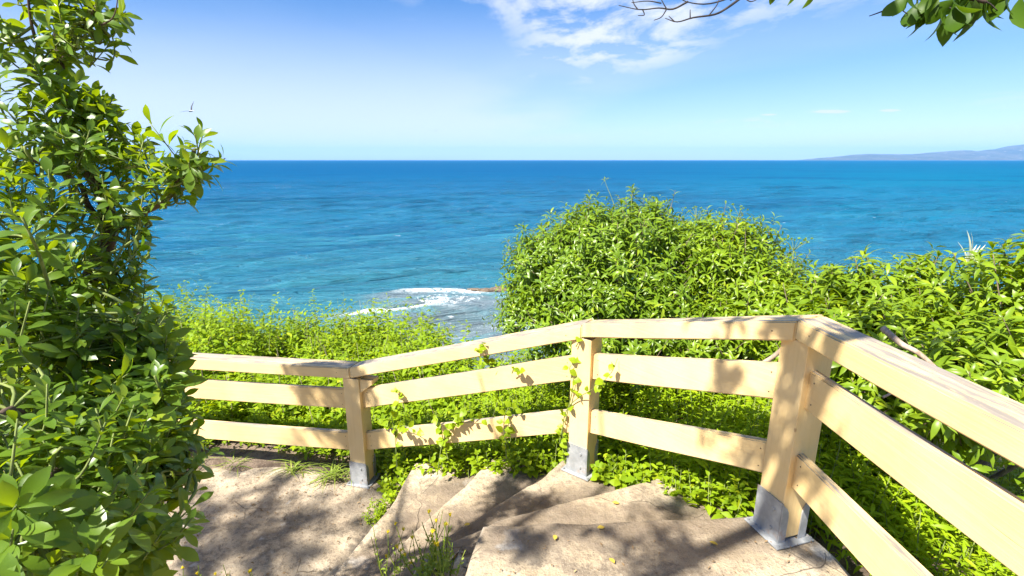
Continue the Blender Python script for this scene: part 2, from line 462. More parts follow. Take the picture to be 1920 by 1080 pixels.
def sea_mat():
    m, t = new_mat('sea_water')
    P = t.n('ShaderNodeNewGeometry').outputs['Position']
    s = t.n('ShaderNodeSeparateXYZ', ins={0: P})
    X, Y = s.outputs[0], s.outputs[1]
    dist = t.n('ShaderNodeVectorMath', operation='LENGTH', ins={0: P}).outputs['Value']
    lg = t.math('LOGARITHM', dist, 10.0)
    # depth of the water: pale green shallows at the shore, deep blue outside
    c = t.ramp(t.range(lg, 1.4, 3.2, smooth=False),
               [(0.0, (0.085, 0.22, 0.24)), (0.14, (0.036, 0.185, 0.245)), (0.30, (0.010, 0.130, 0.24)), (0.50, (0.004, 0.097, 0.22)),
                (0.75, (0.001, 0.070, 0.18)), (1.0, (0.001, 0.066, 0.165))])
    # sandy bottom to the east makes it turquoise
    east = t.math('MULTIPLY', t.range(t.math('DIVIDE', X, t.math('MAXIMUM', Y, 1.0)), 0.05, 0.8), t.range(lg, 1.7, 2.2))
    east = t.math('MULTIPLY', east, t.range(t.noise(t.mapping(P, (0.004, 0.012, 1)), 1.0, 3), 0.3, 0.6, 0.5, 0.85))
    c = t.mix(east, c, t.mix(t.range(lg, 2.0, 3.6), (0.001, 0.135, 0.235), (0.000, 0.085, 0.19)))
    # large noise patches: darker blue all over, paler ones inshore
    pz = t.noise(t.mapping(P, (0.010, 0.022, 1)), 1.0, 4, 0.55, 0.5)
    c = t.mix(t.range(pz, 0.50, 0.68, 0, 0.45), c, (0.001, 0.058, 0.16))
    pz2 = t.noise(t.mapping(P, (0.03, 0.075, 1), rot=(0, 0, 0.5)), 1.0, 5, 0.6, 0.5)
    c = t.mix(t.math('MULTIPLY', t.range(pz2, 0.50, 0.70, 0, 0.55), t.range(lg, 2.4, 1.9)), c, (0.03, 0.20, 0.26))
    # brown reef just under the surface near the shore
    rn = t.noise(t.mapping(P, (0.16, 0.34, 1)), 1.0, 5, 0.6, 0.4)
    near = t.math('MULTIPLY', t.range(Y, 47.5, 42.0), t.range(X, -15.0, -10.0))
    c = t.mix(t.math('MULTIPLY', t.math('MULTIPLY', near, t.range(rn, 0.36, 0.60)), 0.62), c, (0.15, 0.12, 0.15))
    c = t.mix(t.math('MULTIPLY', near, 0.22), c, (0.30, 0.42, 0.42))
    # foam: main patch behind the breaking wave, streaks inshore
    cx = t.math('DIVIDE', t.math('ADD', X, 6.0), 5.6)
    cyy = t.math('DIVIDE', t.math('SUBTRACT', Y, 41.8), 3.3)
    rr = t.math('SQRT', t.math('ADD', t.math('MULTIPLY', cx, cx), t.math('MULTIPLY', cyy, cyy)))
    fn = t.noise(t.mapping(P, (1.0, 1.0, 1)), 2.6, 7, 0.78, 0.8)
    fb = t.noise(t.mapping(P, (0.5, 0.9, 1)), 0.55, 4, 0.6, 0.4)
    foam = t.range(t.math('ADD', t.math('SUBTRACT', fn, t.math('MULTIPLY', rr, 0.26)), t.math('MULTIPLY', t.math('SUBTRACT', fb, 0.5), 0.5)), 0.42, 0.50)
    sn = t.noise(t.mapping(P, (0.25, 0.9, 1), rot=(0, 0, 0.25)), 0.9, 7, 0.68, 0.6)
    streak = t.math('MULTIPLY', t.range(sn, 0.60, 0.68), t.range(Y, 40.0, 37.0))
    streak = t.math('MULTIPLY', streak, t.range(X, -16, -8))
    foam = t.math('MAXIMUM', foam, t.math('MULTIPLY', streak, 0.85))
    # a few whitecaps farther out
    wc = t.noise(t.mapping(P, (0.25, 0.7, 1)), 1.0, 4, 0.6)
    foam = t.math('MAXIMUM', foam, t.math('MULTIPLY', t.math('MULTIPLY', t.range(wc, 0.74, 0.78), t.range(lg, 2.6, 2.0)), 0.6))
    at_ = t.n('ShaderNodeAttribute', attribute_name='foam')
    foam = t.math('MAXIMUM', foam, t.math('MULTIPLY', at_.outputs['Fac'], t.range(fn, 0.40, 0.50)))
    # ripples
    r1 = t.noise(t.aniso(P, 0.42, (0.55, 2.6, 1)), 1.0, 6, 0.62, 0.3)
    r2 = t.noise(t.aniso(P, 0.30, (0.10, 0.42, 1)), 1.0, 5, 0.6, 0.3)
    r3 = t.noise(t.aniso(P, 0.12, (0.006, 0.03, 1)), 1.0, 6, 0.6, 0.3)
    hh = t.math('ADD', t.math('MULTIPLY', r1, 0.75), t.math('ADD', t.math('MULTIPLY', r2, 1.1), t.math('MULTIPLY', r3, 6.0)))
    bump = t.n('ShaderNodeBump', ins={'Height': hh, 'Strength': 1.0, 'Distance': 1.0})
    body = t.n('ShaderNodeBsdfDiffuse', ins={'Color': c, 'Normal': bump})
    gl = t.n('ShaderNodeBsdfGlossy', ins={'Color': (1, 1, 1, 1), 'Roughness': 0.16, 'Normal': bump})
    fr = t.n('ShaderNodeFresnel', ins={'IOR': 1.333, 'Normal': bump})
    water = t.n('ShaderNodeMixShader', ins={0: t.math('MINIMUM', t.math('MULTIPLY', fr.outputs[0], 0.8), t.range(lg, 1.6, 2.7, 0.36, 0.04)), 1: body, 2: gl})
    fo = t.n('ShaderNodeBsdfDiffuse', ins={'Color': (0.62, 0.66, 0.68, 1), 'Normal': bump})
    finish(t, t.n('ShaderNodeMixShader', ins={0: foam, 1: water, 2: fo}))
    return m


def hill_mat():
    m, t = new_mat('dry_hillside')
    P = t.n('ShaderNodeNewGeometry').outputs['Position']
    n1 = t.noise(P, 0.0016, 6, 0.6)
    n2 = t.noise(P, 0.006, 4, 0.6)
    c = t.mix(t.range(n1, 0.4, 0.62), (0.025, 0.040, 0.02), (0.06, 0.065, 0.04))
    c = t.mix(t.range(n2, 0.62, 0.72, 0, 0.8), c, (0.36, 0.32, 0.26))
    finish(t, t.n('ShaderNodeBsdfPrincipled', ins={'Base Color': c, 'Roughness': 1.0}))
    return m


def plain_mat(name, c, rough=0.7):
    m, t = new_mat(name)
    P = t.n('ShaderNodeTexCoord').outputs['Object']
    cc = t.mix(t.range(t.noise(P, 14, 4), 0.35, 0.65), tuple(0.75 * x for x in c), c)
    finish(t, t.n('ShaderNodeBsdfPrincipled', ins={'Base Color': cc, 'Roughness': rough}))
    return m


M_PAINT, M_PAINT_POST, M_METAL, M_SOIL = paint_mat(), paint_mat(True), metal_mat(), soil_mat()
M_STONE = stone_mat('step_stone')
M_PATH = stone_mat('path_concrete', ((0.36, 0.285, 0.20), (0.49, 0.405, 0.30)), 0.75, 5.3)
M_SEA, M_HILL = sea_mat(), hill_mat()


# ------------------------------------------------------------------ ground
def sstep(a, b, x):
    t = np.clip((x - a) / (b - a), 0, 1)
    return t * t * (3 - 2 * t)


FX = np.array([-60, -3.6, -1.32, 0.50, 1.30, 1.32, 60.0])     # fence line seen from above, y as a function of x
FY = np.array([4.6, 4.15, 3.85, 3.10, 2.05, -3.0, -3.0])


def fence_y(x):
    return np.interp(x, FX, FY)


def ground(x, y):
    x = np.asarray(x, float)
    y = np.asarray(y, float)
    b = np.interp(x, [-30, -1.3, 0.5, 1.3, 2.2, 4, 9], [-1.02, -1.02, -0.66, -0.20, -0.30, -0.75, -1.6])
    inside = y < fence_y(x) + 0.02
    b = np.where(inside & (x < 1.34), -1.06, b)
    edge = np.interp(x, [-30, -6, -2.0, -0.9, 0.1, 1.2, 2.5, 5, 30], [7.5, 7.4, 7.0, 6.0, 4.9, 6.2, 6.0, 5.0, 4.0])
    d = np.maximum(y - edge, 0)
    z = b - d * 0.95 - np.minimum(d, 1.0) * 0.6
    z = z + 0.05 * np.sin(x * 2.3 + 1) * np.sin(y * 1.9) * np.where(inside, 0.2, 1.0)
    return np.maximum(z, SEA_Z - 1.5)


gx = np.concatenate([np.linspace(-60, -8, 30)[:-1], np.linspace(-8, 8, 160)[:-1], np.linspace(8, 60, 30)])
gy = np.concatenate([np.linspace(-40, -4, 20)[:-1], np.linspace(-4, 12, 170)[:-1], np.linspace(12, 30, 30)])
GX, GY = np.meshgrid(gx, gy)
GZ = ground(GX, GY)
V = np.stack([GX.ravel(), GY.ravel(), GZ.ravel()], 1)
nx, ny = len(gx), len(gy)
I = np.arange(nx * ny).reshape(ny, nx)
F = np.stack([I[:-1, :-1], I[:-1, 1:], I[1:, 1:], I[1:, :-1]], -1).reshape(-1, 4)
tag(link('ground', mesh_np('ground', V, F), None, M_SOIL), kind='structure')

# landing at the foot of the steps: worn concrete
px_ = np.linspace(-5.5, -0.2, 110)
py_ = np.linspace(-0.5, 4.35, 100)
PX, PY = np.meshgrid(px_, py_)
far = fence_y(PX) + 0.16 + 0.10 * np.sin(PX * 5.1) + 0.06 * np.sin(PX * 13.7 + 1)
PY2 = -0.5 + (PY + 0.5) / 4.85 * (far + 0.5)
PZ = np.full_like(PX, -0.985)
for i in range(PX.shape[0]):
    for j in range(PX.shape[1]):
        p = Vector((PX[i, j], PY2[i, j], 0))
        PZ[i, j] += 0.012 * mnoise.noise(p * 2.2) + 0.006 * mnoise.noise(p * 9)
        if i > 96: PZ[i, j] -= 0.02 * (i - 96)
V = np.stack([PX.ravel(), PY2.ravel(), PZ.ravel()], 1)
I = np.arange(PX.size).reshape(PX.shape)
F = np.stack([I[:-1, :-1], I[:-1, 1:], I[1:, 1:], I[1:, :-1]], -1).reshape(-1, 4)
tag(link('path', mesh_np('path', V, F), None, M_PATH), kind='structure')


# ------------------------------------------------------------------ sea
def make_sea():
    na, nr = 420, 640
    a = np.linspace(R(-68), R(68), na)
    r = 24 * (420 / 24) ** np.linspace(0, 1, nr)
    r = np.concatenate([r, 420 * (46000 / 420) ** np.linspace(0, 1, 60)[1:]])
    A, RR = np.meshgrid(a, r)
    X, Y = RR * np.sin(A), RR * np.cos(A)
    Z = np.zeros_like(X)
    g = np.random.default_rng(3)
    fade = np.clip((520 - RR) / 300, 0, 1)
    for k in range(60):
        lam = 1.3 * (16 / 1.3) ** (g.random())
        th = R(-66) + g.normal(0, 0.24)            # travelling towards the shore
        kx, ky = math.cos(th) * 2 * math.pi / lam, math.sin(th) * 2 * math.pi / lam
        amp = 0.0105 * lam ** 0.80
        cell = RR * (a[1] - a[0])
        ok = np.clip((lam - 2.2 * cell) / (lam * 0.5), 0, 1)
        ph = kx * X + ky * Y + g.random() * 6.28 + 0.8 * np.sin(X * 0.05 + k) * np.cos(Y * 0.04 + 2 * k)
        sn = np.sin(ph)
        Z += amp * ok * (1.273 - 2 * np.abs(np.sin(ph * 0.5)) + 0.3 * sn) * fade
    # breaking wave over the reef
    foam = np.zeros_like(X)
    crest = 44.6 - 0.020 * (X + 6) ** 2
    env = np.exp(-((X + 6.2) / 3.9) ** 4)
    d = Y - crest
    Z += 0.36 * env * np.exp(-(d / 0.65) ** 2) + 0.10 * env * np.exp(-((d + 2.5) / 1.8) ** 2)
    foam = np.maximum(foam, env * np.exp(-((d + 0.25) / 0.42) ** 4) * 1.2)
    crest2 = 38.0 - 0.012 * (X + 9) ** 2
    env2 = np.exp(-((X + 9.5) / 4.5) ** 4)
    d2 = Y - crest2
    Z += 0.25 * env2 * np.exp(-(d2 / 0.6) ** 2)
    foam = np.maximum(foam, env2 * np.exp(-((d2 + 0.2) / 0.45) ** 4))
    Z *= np.clip((RR - 24) / 3, 0, 1)
    V = np.stack([X.ravel(), Y.ravel(), SEA_Z + Z.ravel()], 1)
    I = np.arange(X.size).reshape(X.shape)
    F = np.stack([I[:-1, :-1], I[1:, :-1], I[1:, 1:], I[:-1, 1:]], -1).reshape(-1, 4)
    # calm sheet that carries the water on under the shore and round the sides
    me = mesh_np('sea', V, F[:, ::-1])
    at_ = me.attributes.new('foam', 'FLOAT', 'POINT')
    at_.data.foreach_set('value', foam.ravel().astype(np.float32))
    return tag(link('sea', me, None, M_SEA), kind='structure')


make_sea()

# reef rocks that break the surface beside the foam
M_REEF = stone_mat('reef_rock', ((0.06, 0.045, 0.035), (0.14, 0.10, 0.07)), 0.5, 9.1)
def rock(name, c, size, seed, label, group):
    bm = bmesh.new()
    bmesh.ops.create_icosphere(bm, subdivisions=4, radius=1)
    for v in bm.verts:
        n = mnoise.fractal(v.co * 1.3 + Vector((seed, 0, 0)), 0.6, 2.1, 5)
        v.co = v.co * (1 + 0.35 * n)
        v.co = Vector((v.co.x * size[0], v.co.y * size[1], v.co.z * size[2]))
    o = link(name, from_bm(name, bm), None, M_REEF)
    o.location = c
    return tag(o, label, 'rock', group)
for k, (x, y, sx, sy, sz) in enumerate(((-2.4, 44.9, 1.0, 0.45, 0.16), (-1.2, 45.4, 0.8, 0.5, 0.20), (-0.3, 45.0, 1.2, 0.4, 0.15), (0.7, 45.8, 0.9, 0.5, 0.19), (-3.6, 45.2, 0.7, 0.3, 0.12), (1.9, 46.0, 1.1, 0.5, 0.2))):
    rock('reef_rock', (x, y, SEA_Z - 0.03), (sx, sy, sz), 1.0 + 2.7 * k, 'low brown reef rock awash at the end of the white breaking wave', 'reef rocks at the water line')

# ------------------------------------------------------------------ far hills and the air in front of them
def make_hills():
    prof_px = [(1500, 0), (1530, 1.5), (1550, 5), (1575, 7), (1600, 10), (1625, 11.5), (1660, 11), (1710, 11), (1740, 14), (1770, 16), (1800, 18), (1815, 17.5), (1830, 16),
               (1850, 19), (1865, 20), (1885, 25), (1920, 29), (1990, 34), (2080, 30), (2200, 38), (2400, 30)]
    kx = 20000 / FPX / 1.0327
    xs = np.array([(p - 960) * kx for p, _ in prof_px])
    hs = np.array([h * kx * 1.03 for _, h in prof_px])
    X = np.linspace(xs[0], xs[-1], 300)
    T = np.linspace(-1, 1, 34)
    XX, TT = np.meshgrid(X, T)
    H = np.interp(X, xs, hs)[None, :] * np.ones_like(TT)
    Z = H * np.clip(1 - np.abs(TT) ** 1.2, 0, 1)
    for i in range(Z.shape[0]):
        for j in range(Z.shape[1]):
            n = mnoise.fractal(Vector((XX[i, j] / 900, TT[i, j] * 2.2, 0.3)), 0.8, 2.0, 5)
            Z[i, j] *= 1 + 0.22 * n * (1 - (1 - abs(TT[i, j])) ** 3)
    YY = 20000 + TT * 2200
    V = np.stack([XX.ravel(), YY.ravel(), SEA_Z - 3 + Z.ravel()], 1)
    I = np.arange(XX.size).reshape(XX.shape)
    F = np.stack([I[:-1, :-1], I[:-1, 1:], I[1:, 1:], I[1:, :-1]], -1).reshape(-1, 4)
    tag(link('hills', mesh_np('hills', V, F), None, M_HILL), kind='structure')


make_hills()

HAZE = 2.2e-5
def make_haze():
    bm = bmesh.new()
    bmesh.ops.create_cube(bm, size=1.0)
    for v in bm.verts:
        v.co = Vector((v.co.x * 100000, v.co.y * 100000, -12.6 if v.co.z < 0 else 1100))
    me = from_bm('haze', bm)
    m = bpy.data.materials.new('haze_air')
    m.use_nodes = True
    t = NT(m.node_tree)
    vol = t.n('ShaderNodeVolumePrincipled', ins={'Color': (0.27, 0.55, 1.0, 1), 'Density': HAZE, 'Anisotropy': 0.0})
    t.n('ShaderNodeOutputMaterial', ins={'Volume': vol})
    tag(link('haze', me, None, m, smooth=False), kind='stuff')


make_haze()


# ------------------------------------------------------------------ stone steps
def slab_mesh(name, poly, top, bottom, seed, wob=0.02, bev=0.022, cell=0.045):
    """irregular stone tread: outline wobbled, top grid bumpy, edges rounded and chipped"""
    pts = []
    n = len(poly)
    for i in range(n):
        a, b = Vector(poly[i] + (0,)), Vector(poly[(i + 1) % n] + (0,))
        k = max(2, int((b - a).length / cell))
        for j in range(k):
            p = a.lerp(b, j / k)
            w_ = wob * min(1, 4 * min(j / k, 1 - j / k) + 0.3)
            p += Vector((mnoise.noise(p * 3.5 + Vector((seed, 0, 5))), mnoise.noise(p * 3.5 + Vector((0, seed, 9))), 0)) * w_
            p += Vector((mnoise.noise(p * 17 + Vector((seed, 3, 5))), mnoise.noise(p * 17 + Vector((1, seed, 9))), 0)) * w_ * 0.35
            pts.append(p)
    area = sum(pts[i - 1].x * pts[i].y - pts[i].x * pts[i - 1].y for i in range(len(pts)))
    side = 1 if area > 0 else -1
    bm = bmesh.new()
    rings = []
    prof = [(0.0, bottom), (0.0, top - bev * 1.3), (bev * 0.3, top - bev * 0.45), (bev, top - 0.002), (bev * 2.4, top)]
    for inset, z in prof:
        ring = []
        for i, p in enumerate(pts):
            t = (pts[(i + 1) % len(pts)] - pts[i - 1]).normalized()
            nrm = Vector((-t.y, t.x, 0)) * side
            ch = 1 + 1.3 * max(0, mnoise.noise(p * 6 + Vector((seed, seed, 0))))
            q = p + nrm * inset * ch
            zz = z
            if z > bottom:
                zz += 0.006 * mnoise.noise(q * 4 + Vector((seed, 1, 1)))
                if z > top - bev: zz -= 0.006 * (ch - 1)
            ring.append(bm.verts.new((q.x, q.y, zz)))
        rings.append(ring)
    for a, b in zip(rings[:-1], rings[1:]):
        for i in range(len(a)):
            j = (i + 1) % len(a)
            bm.faces.new((a[i], a[j], b[j], b[i]))
    f = bm.faces.new(rings[-1])
    bmesh.ops.triangulate(bm, faces=[f])
    return from_bm(name, bm)


steps = empty('stone_steps', (0, 2.4, -1.0), 'worn beige stone steps turning down to the landing beside the cream fence', 'steps')
treads = [
    ([(-0.147, 2.115), (0.5, 2.14), (1.08, 2.175), (1.42, 2.19), (1.50, 1.9), (1.52, -3.0), (-0.7, -3.0), (-0.40, 0.9), (-0.212, 1.80)], 0.0, 1.3),
    ([(-0.09, 2.368), (0.35, 2.535), (0.95, 2.765), (1.10, 2.69), (1.25, 2.45), (1.28, 2.0), (-0.10, 1.9), (-0.42, 1.95), (-0.45, 2.12)], -0.18, 2.7),
    ([(-0.404, 2.432), (-0.10, 2.74), (0.204, 3.008), (0.37, 3.23), (0.66, 3.22), (0.95, 2.88), (1.05, 2.3), (0.0, 1.8), (-0.85, 1.75), (-0.75, 2.05)], -0.365, 4.1),
    ([(-0.772, 2.486), (-0.50, 2.96), (-0.322, 3.258), (-0.15, 3.58), (0.22, 3.52), (0.42, 3.2), (0.3, 2.6), (-0.1, 1.7), (-1.05, 1.7), (-0.98, 2.1)], -0.565, 5.5),
    ([(-1.083, 2.755), (-0.93, 3.227), (-0.84, 3.82), (-0.42, 3.80), (-0.12, 3.5), (-0.2, 2.9), (-0.6, 1.5), (-1.35, 1.5), (-1.26, 2.1)], -0.772, 6.9),
]
def line(p, q, away):
    """line through p, q as (nx, ny, c), positive on the side of 'away'"""
    n = Vector((q[1] - p[1], p[0] - q[0])).normalized()
    c = n.x * p[0] + n.y * p[1]
    return (n.x, n.y, c) if n.x * away[0] + n.y * away[1] > c else (-n.x, -n.y, -c)


edge_bands = [(0.0, -1.0, -2.30), line((-0.147, 2.115), (1.08, 2.175), (0, 3)), line((-0.09, 2.368), (0.95, 2.765), (0, 3)), line((-0.404, 2.432), (0.204, 3.008), (-0.5, 3)), line((-0.772, 2.486), (-0.15, 3.58), (-1, 3))]  # lines that the dark tread bands follow
for (poly, top, sd), gl in zip(treads, edge_bands):
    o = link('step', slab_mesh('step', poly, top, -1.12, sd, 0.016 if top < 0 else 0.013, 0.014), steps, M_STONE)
    o['band_line'] = gl
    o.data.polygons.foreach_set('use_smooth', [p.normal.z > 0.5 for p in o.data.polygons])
# broken lump of mortar between the top step and the turning steps
rub = slab_mesh('rubble_edge', [(-0.13, 2.06), (-0.20, 1.76), (-0.55, 1.72), (-0.48, 1.98), (-0.28, 2.12)], -0.115, -1.1, 8.8, 0.06, 0.05, 0.03)
link('broken_edge', rub, steps, M_STONE)


# ------------------------------------------------------------------ fence
POSTS = [(-3.55, 4.14, -0.985, 262), (-1.316, 3.851, -0.985, 255), (0.50, 3.115, -0.365, 232), (1.315, 2.075, 0.0, 196), (1.315, -0.45, 0.09, 180), (1.315, -2.6, 0.15, 180)]
fence = empty('wooden_fence', (-1.316, 3.851, -0.985), 'cream painted timber fence with three rails on galvanised post shoes along the steps', 'fence')
PS = 0.148


def box_mesh(name, sx, sy, sz, bev=0.006, center=(0, 0, 0)):
    bm = bmesh.new()
    bmesh.ops.create_cube(bm, size=1)
    for v in bm.verts:
        v.co = Vector((v.co.x * sx + center[0], v.co.y * sy + center[1], v.co.z * sz + center[2]))
    if bev:
        bmesh.ops.bevel(bm, geom=bm.edges[:], offset=bev, segments=2, affect='EDGES', profile=0.6)
    return from_bm(name, bm)


def child(name, mesh, parent, mat, M, smooth=False):
    o = link(name, mesh, None, mat, smooth)
    o.parent = parent
    o.matrix_world = M
    o.matrix_parent_inverse = Matrix.Identity(4)
    base = WORLD[parent.name] if parent.name in WORLD else Matrix.Translation(parent.location)
    o.matrix_basis = base.inverted() @ M
    WORLD[o.name] = M
    return o


WORLD = {}
CAP_T, CAP_B, CAP_W = 1.105, 1.012, 0.155


def shoe_mesh():
    """steel U shoe: two tall cheeks with a rounded corner, open on two sides"""
    bm = bmesh.new()
    th, h, wdt = 0.006, 0.215, PS
    for s in (-1, 1):
        prof = [(-wdt / 2, 0), (wdt / 2, 0), (wdt / 2, h)] + [(-wdt / 2, h)]
        y0 = s * (PS / 2 + 0.001)
        a = [bm.verts.new((x, y0, z)) for x, z in prof]
        b = [bm.verts.new((x, y0 + s * th, z)) for x, z in prof]
        bm.faces.new(a); bm.faces.new(b)
        for i in range(4):
            bm.faces.new((a[i], a[(i + 1) % 4], b[(i + 1) % 4], b[i]))
        # return flange folded round the corner, its top rounded
        for e in (-1, 1):
            x0 = e * (wdt / 2 + 0.001)
            fl = 0.040
            pr = [(0, 0), (fl, 0), (fl, h * 0.66), (fl * 0.9, h * 0.78), (fl * 0.62, h * 0.88), (fl * 0.2, h * 0.95), (0, h)]
            a = [bm.verts.new((x0, s * (PS / 2 + th - q), z)) for q, z in pr]
            b = [bm.verts.new((x0 + e * th, s * (PS / 2 + th - q), z)) for q, z in pr]
            bm.faces.new(a); bm.faces.new(b)
            for i in range(len(pr)):
                j = (i + 1) % len(pr)
                bm.faces.new((a[i], a[j], b[j], b[i]))
    return from_bm('shoe', bm)


def bolt_mesh():
    bm = bmesh.new()
    bmesh.ops.create_cone(bm, cap_ends=True, segments=6, radius1=0.009, radius2=0.008, depth=0.008)
    return from_bm('bolt', bm)


SHOE, BOLT = shoe_mesh(), bolt_mesh()
PLATE = box_mesh('plate', PS + 0.07, PS + 0.07, 0.008, 0.002)
for i, (x, y, z, ang) in enumerate(POSTS):
    rot = Matrix.Rotation(R(ang), 4, 'Z')
    base = Matrix.Translation((x, y, z + 0.004)) @ rot
    # the shaft stops under the cap and stands 15 mm above its plate
    tp = CAP_B - 0.001 - 0.004
    po = child('post', box_mesh('post', PS, PS, tp - 0.022, 0.005, (0, 0, (tp + 0.022) / 2)), fence, M_PAINT_POST, base)
    if i < 5:
        # open sides of the shoe face along the fence
        sh = base @ Matrix.Rotation(R(90), 4, 'Z') if i == 3 else base
        child('steel_shoe', SHOE, po, M_METAL, base @ Matrix.Rotation(R(90), 4, 'Z') @ Matrix.Translation((0, 0, 0.006)))
        child('base_plate', PLATE, po, M_METAL, base @ Matrix.Translation((0, 0, 0.004)))
        for sx in (-1, 1):
            for sy in (-1, 1):
                child('bolt', BOLT, po, M_METAL, base @ Matrix.Translation((sx * (PS / 2 + 0.022), sy * (PS / 2 + 0.022), 0.012)))
        for q in range(4):
            for hz in (0.06, 0.165):
                if q % 2 == 0:
                    child('bolt', BOLT, po, M_METAL, base @ Matrix.Rotation(R(90 * q), 4, 'Z') @ Matrix.Translation((PS / 2 + 0.010, 0.03, hz)) @ Matrix.Rotation(R(90), 4, 'Y'))
    if i == 1:
        # small corbel block under the cap joint
        bm = bmesh.new()
        pr = [(0, 0), (0.115, 0), (0.115, -0.035), (0, -0.125)]
        a = [bm.verts.new((u, -0.055, v)) for u, v in pr]
        b = [bm.verts.new((u, 0.055, v)) for u, v in pr]
        bm.faces.new(a); bm.faces.new(b)
        for k in range(4):
            bm.faces.new((a[k], a[(k + 1) % 4], b[(k + 1) % 4], b[k]))
        bmesh.ops.bevel(bm, geom=bm.edges[:], offset=0.003, segments=1, affect='EDGES')
        child('corbel', from_bm('corbel', bm), po, M_PAINT, base @ Matrix.Rotation(R(90), 4, 'Z') @ Matrix.Translation((PS / 2 + 0.001, -0.008, tp - 0.004)))


def rail_between(name, i, z0, z1, thick, end0, end1, cap=False):
    """rail whose vertical ends are trimmed square to the posts (or mitred for the cap)"""
    a, b = POSTS[i], POSTS[i + 1]
    A, B = Vector((a[0], a[1], 0)), Vector((b[0], b[1], 0))
    d = (B - A).normalized()
    nrm = Vector((-d.y, d.x, 0))
    L = (B - A).length

    def mitre(k, s):
        if k == 0 or k == len(POSTS) - 1: return 0.0
        p, q, r = [Vector((POSTS[m][0], POSTS[m][1], 0)) for m in (k - 1, k, k + 1)]
        d0, d1 = (q - p).normalized(), (r - q).normalized()
        bis = (d0 + d1).normalized()
        m_ = Vector((-bis.y, bis.x, 0))
        c = m_.dot(nrm)
        return s * m_.dot(d) / c if abs(c) > 1e-3 else 0
    bm = bmesh.new()
    vs_ = []
    nseg = 10
    for k in range(nseg + 1):
        t = k / nseg
        for s, up in ((-1, 0), (1, 0), (1, 1), (-1, 1)):
            off = s * thick / 2
            if cap:
                u0, u1 = mitre(i, off) + 0.0012, L + mitre(i + 1, off) - 0.0012
            else:
                u0, u1 = end0, L - end1
            u = u0 + (u1 - u0) * t
            P = A + d * u + nrm * off
            f = u / L
            zb = a[2] + (b[2] - a[2]) * f
            sag = 0.0025 * math.sin(t * 7 + i) if 0 < k < nseg else 0
            P.z = zb + (z1 if up else z0) + sag * 0.5
            P += nrm * sag * 0.5
            vs_.append(bm.verts.new(P))
    for k in range(nseg):
        o = k * 4
        for j in range(4):
            bm.faces.new((vs_[o + j], vs_[o + (j + 1) % 4], vs_[o + 4 + (j + 1) % 4], vs_[o + 4 + j]))
    bm.faces.new(vs_[:4]); bm.faces.new(vs_[-4:])
    bmesh.ops.recalc_face_normals(bm, faces=bm.faces)
    sharp = [e for e in bm.edges if len(e.link_faces) == 2 and e.calc_face_angle(0) > 0.5]
    bmesh.ops.bevel(bm, geom=sharp, offset=0.007, segments=2, affect='EDGES')
    # local frame: x along the rail
    ang = math.atan2(d.y, d.x)
    M = Matrix.Translation((A.x, A.y, a[2])) @ Matrix.Rotation(ang, 4, 'Z')
    bm.transform(M.inverted())
    return child(name, from_bm(name, bm), fence, M_PAINT, M)


SCREW = bolt_mesh()
SCREW.transform(Matrix.Scale(0.36, 4))
M_SCREW = plain_mat('rusty_screw', (0.10, 0.06, 0.04), 0.6)


def screws(rail, i, heights, off):
    a, b = POSTS[i], POSTS[i + 1]
    d = Vector((b[0] - a[0], b[1] - a[1], 0))
    L = d.length
    d.normalize()
    n = Vector((d.y, -d.x, 0))
    if n.dot(Vector((-a[0], -a[1], 0))) < 0: n = -n
    for u in (0.125, L - 0.125):
        for h in heights:
            p = Vector((a[0], a[1], a[2] + (b[2] - a[2]) * u / L + h)) + d * u + n * off
            child('screw', SCREW, rail, M_SCREW, Matrix.Translation(p) @ n.to_track_quat('Z', 'Y').to_matrix().to_4x4())


for i in range(len(POSTS) - 1):
    screws(rail_between('top_rail', i, CAP_B, CAP_T, CAP_W, 0, 0, cap=True), i, (1.06,), CAP_W / 2)
    e0 = e1 = 0.05
    screws(rail_between('middle_rail', i, 0.705, 0.885, 0.045, e0, e1), i, (0.745, 0.845), 0.0235)
    screws(rail_between('bottom_rail', i, 0.305, 0.478, 0.045, e0, e1), i, (0.345, 0.44), 0.0235)


# ------------------------------------------------------------------ foliage machinery
def leaf_template(nseg=5, width=0.36, peak=0.6, fold=0.25, droop=0.35, tip=1.0):
    """leaf lying along +X, length 1, normal +Z. rows of three vertices"""
    V, F = [], []
    for k in range(nseg + 1):
        u = k / nseg
        # obovate outline
        e = math.log(0.5) / math.log(peak)
        w_ = width / 2 * math.sin(math.pi * min(1, u ** e)) ** (0.85 * tip) if 0 < u < 1 else (0.02 if u == 0 else 0.004)
        zc = -droop * u * u
        xc = u * (1 - 0.25 * droop * u)
        for s in (-1, 0, 1):
            V.append((xc, s * w_, zc + abs(s) * w_ * fold))
    for k in range(nseg):
        for j in (0, 1):
            a = k * 3 + j
            F.append((a, a + 3, a + 4, a + 1))
    return np.array(V), np.array(F)[:, ::-1]


def frames(D, N):
    """rotation matrices with x = D and z as near N as possible"""
    D = D / np.linalg.norm(D, axis=1, keepdims=True)
    Y = np.cross(N, D)
    Y /= np.linalg.norm(Y, axis=1, keepdims=True) + 1e-9
    Z = np.cross(D, Y)
    return np.stack([D, Y, Z], -1)


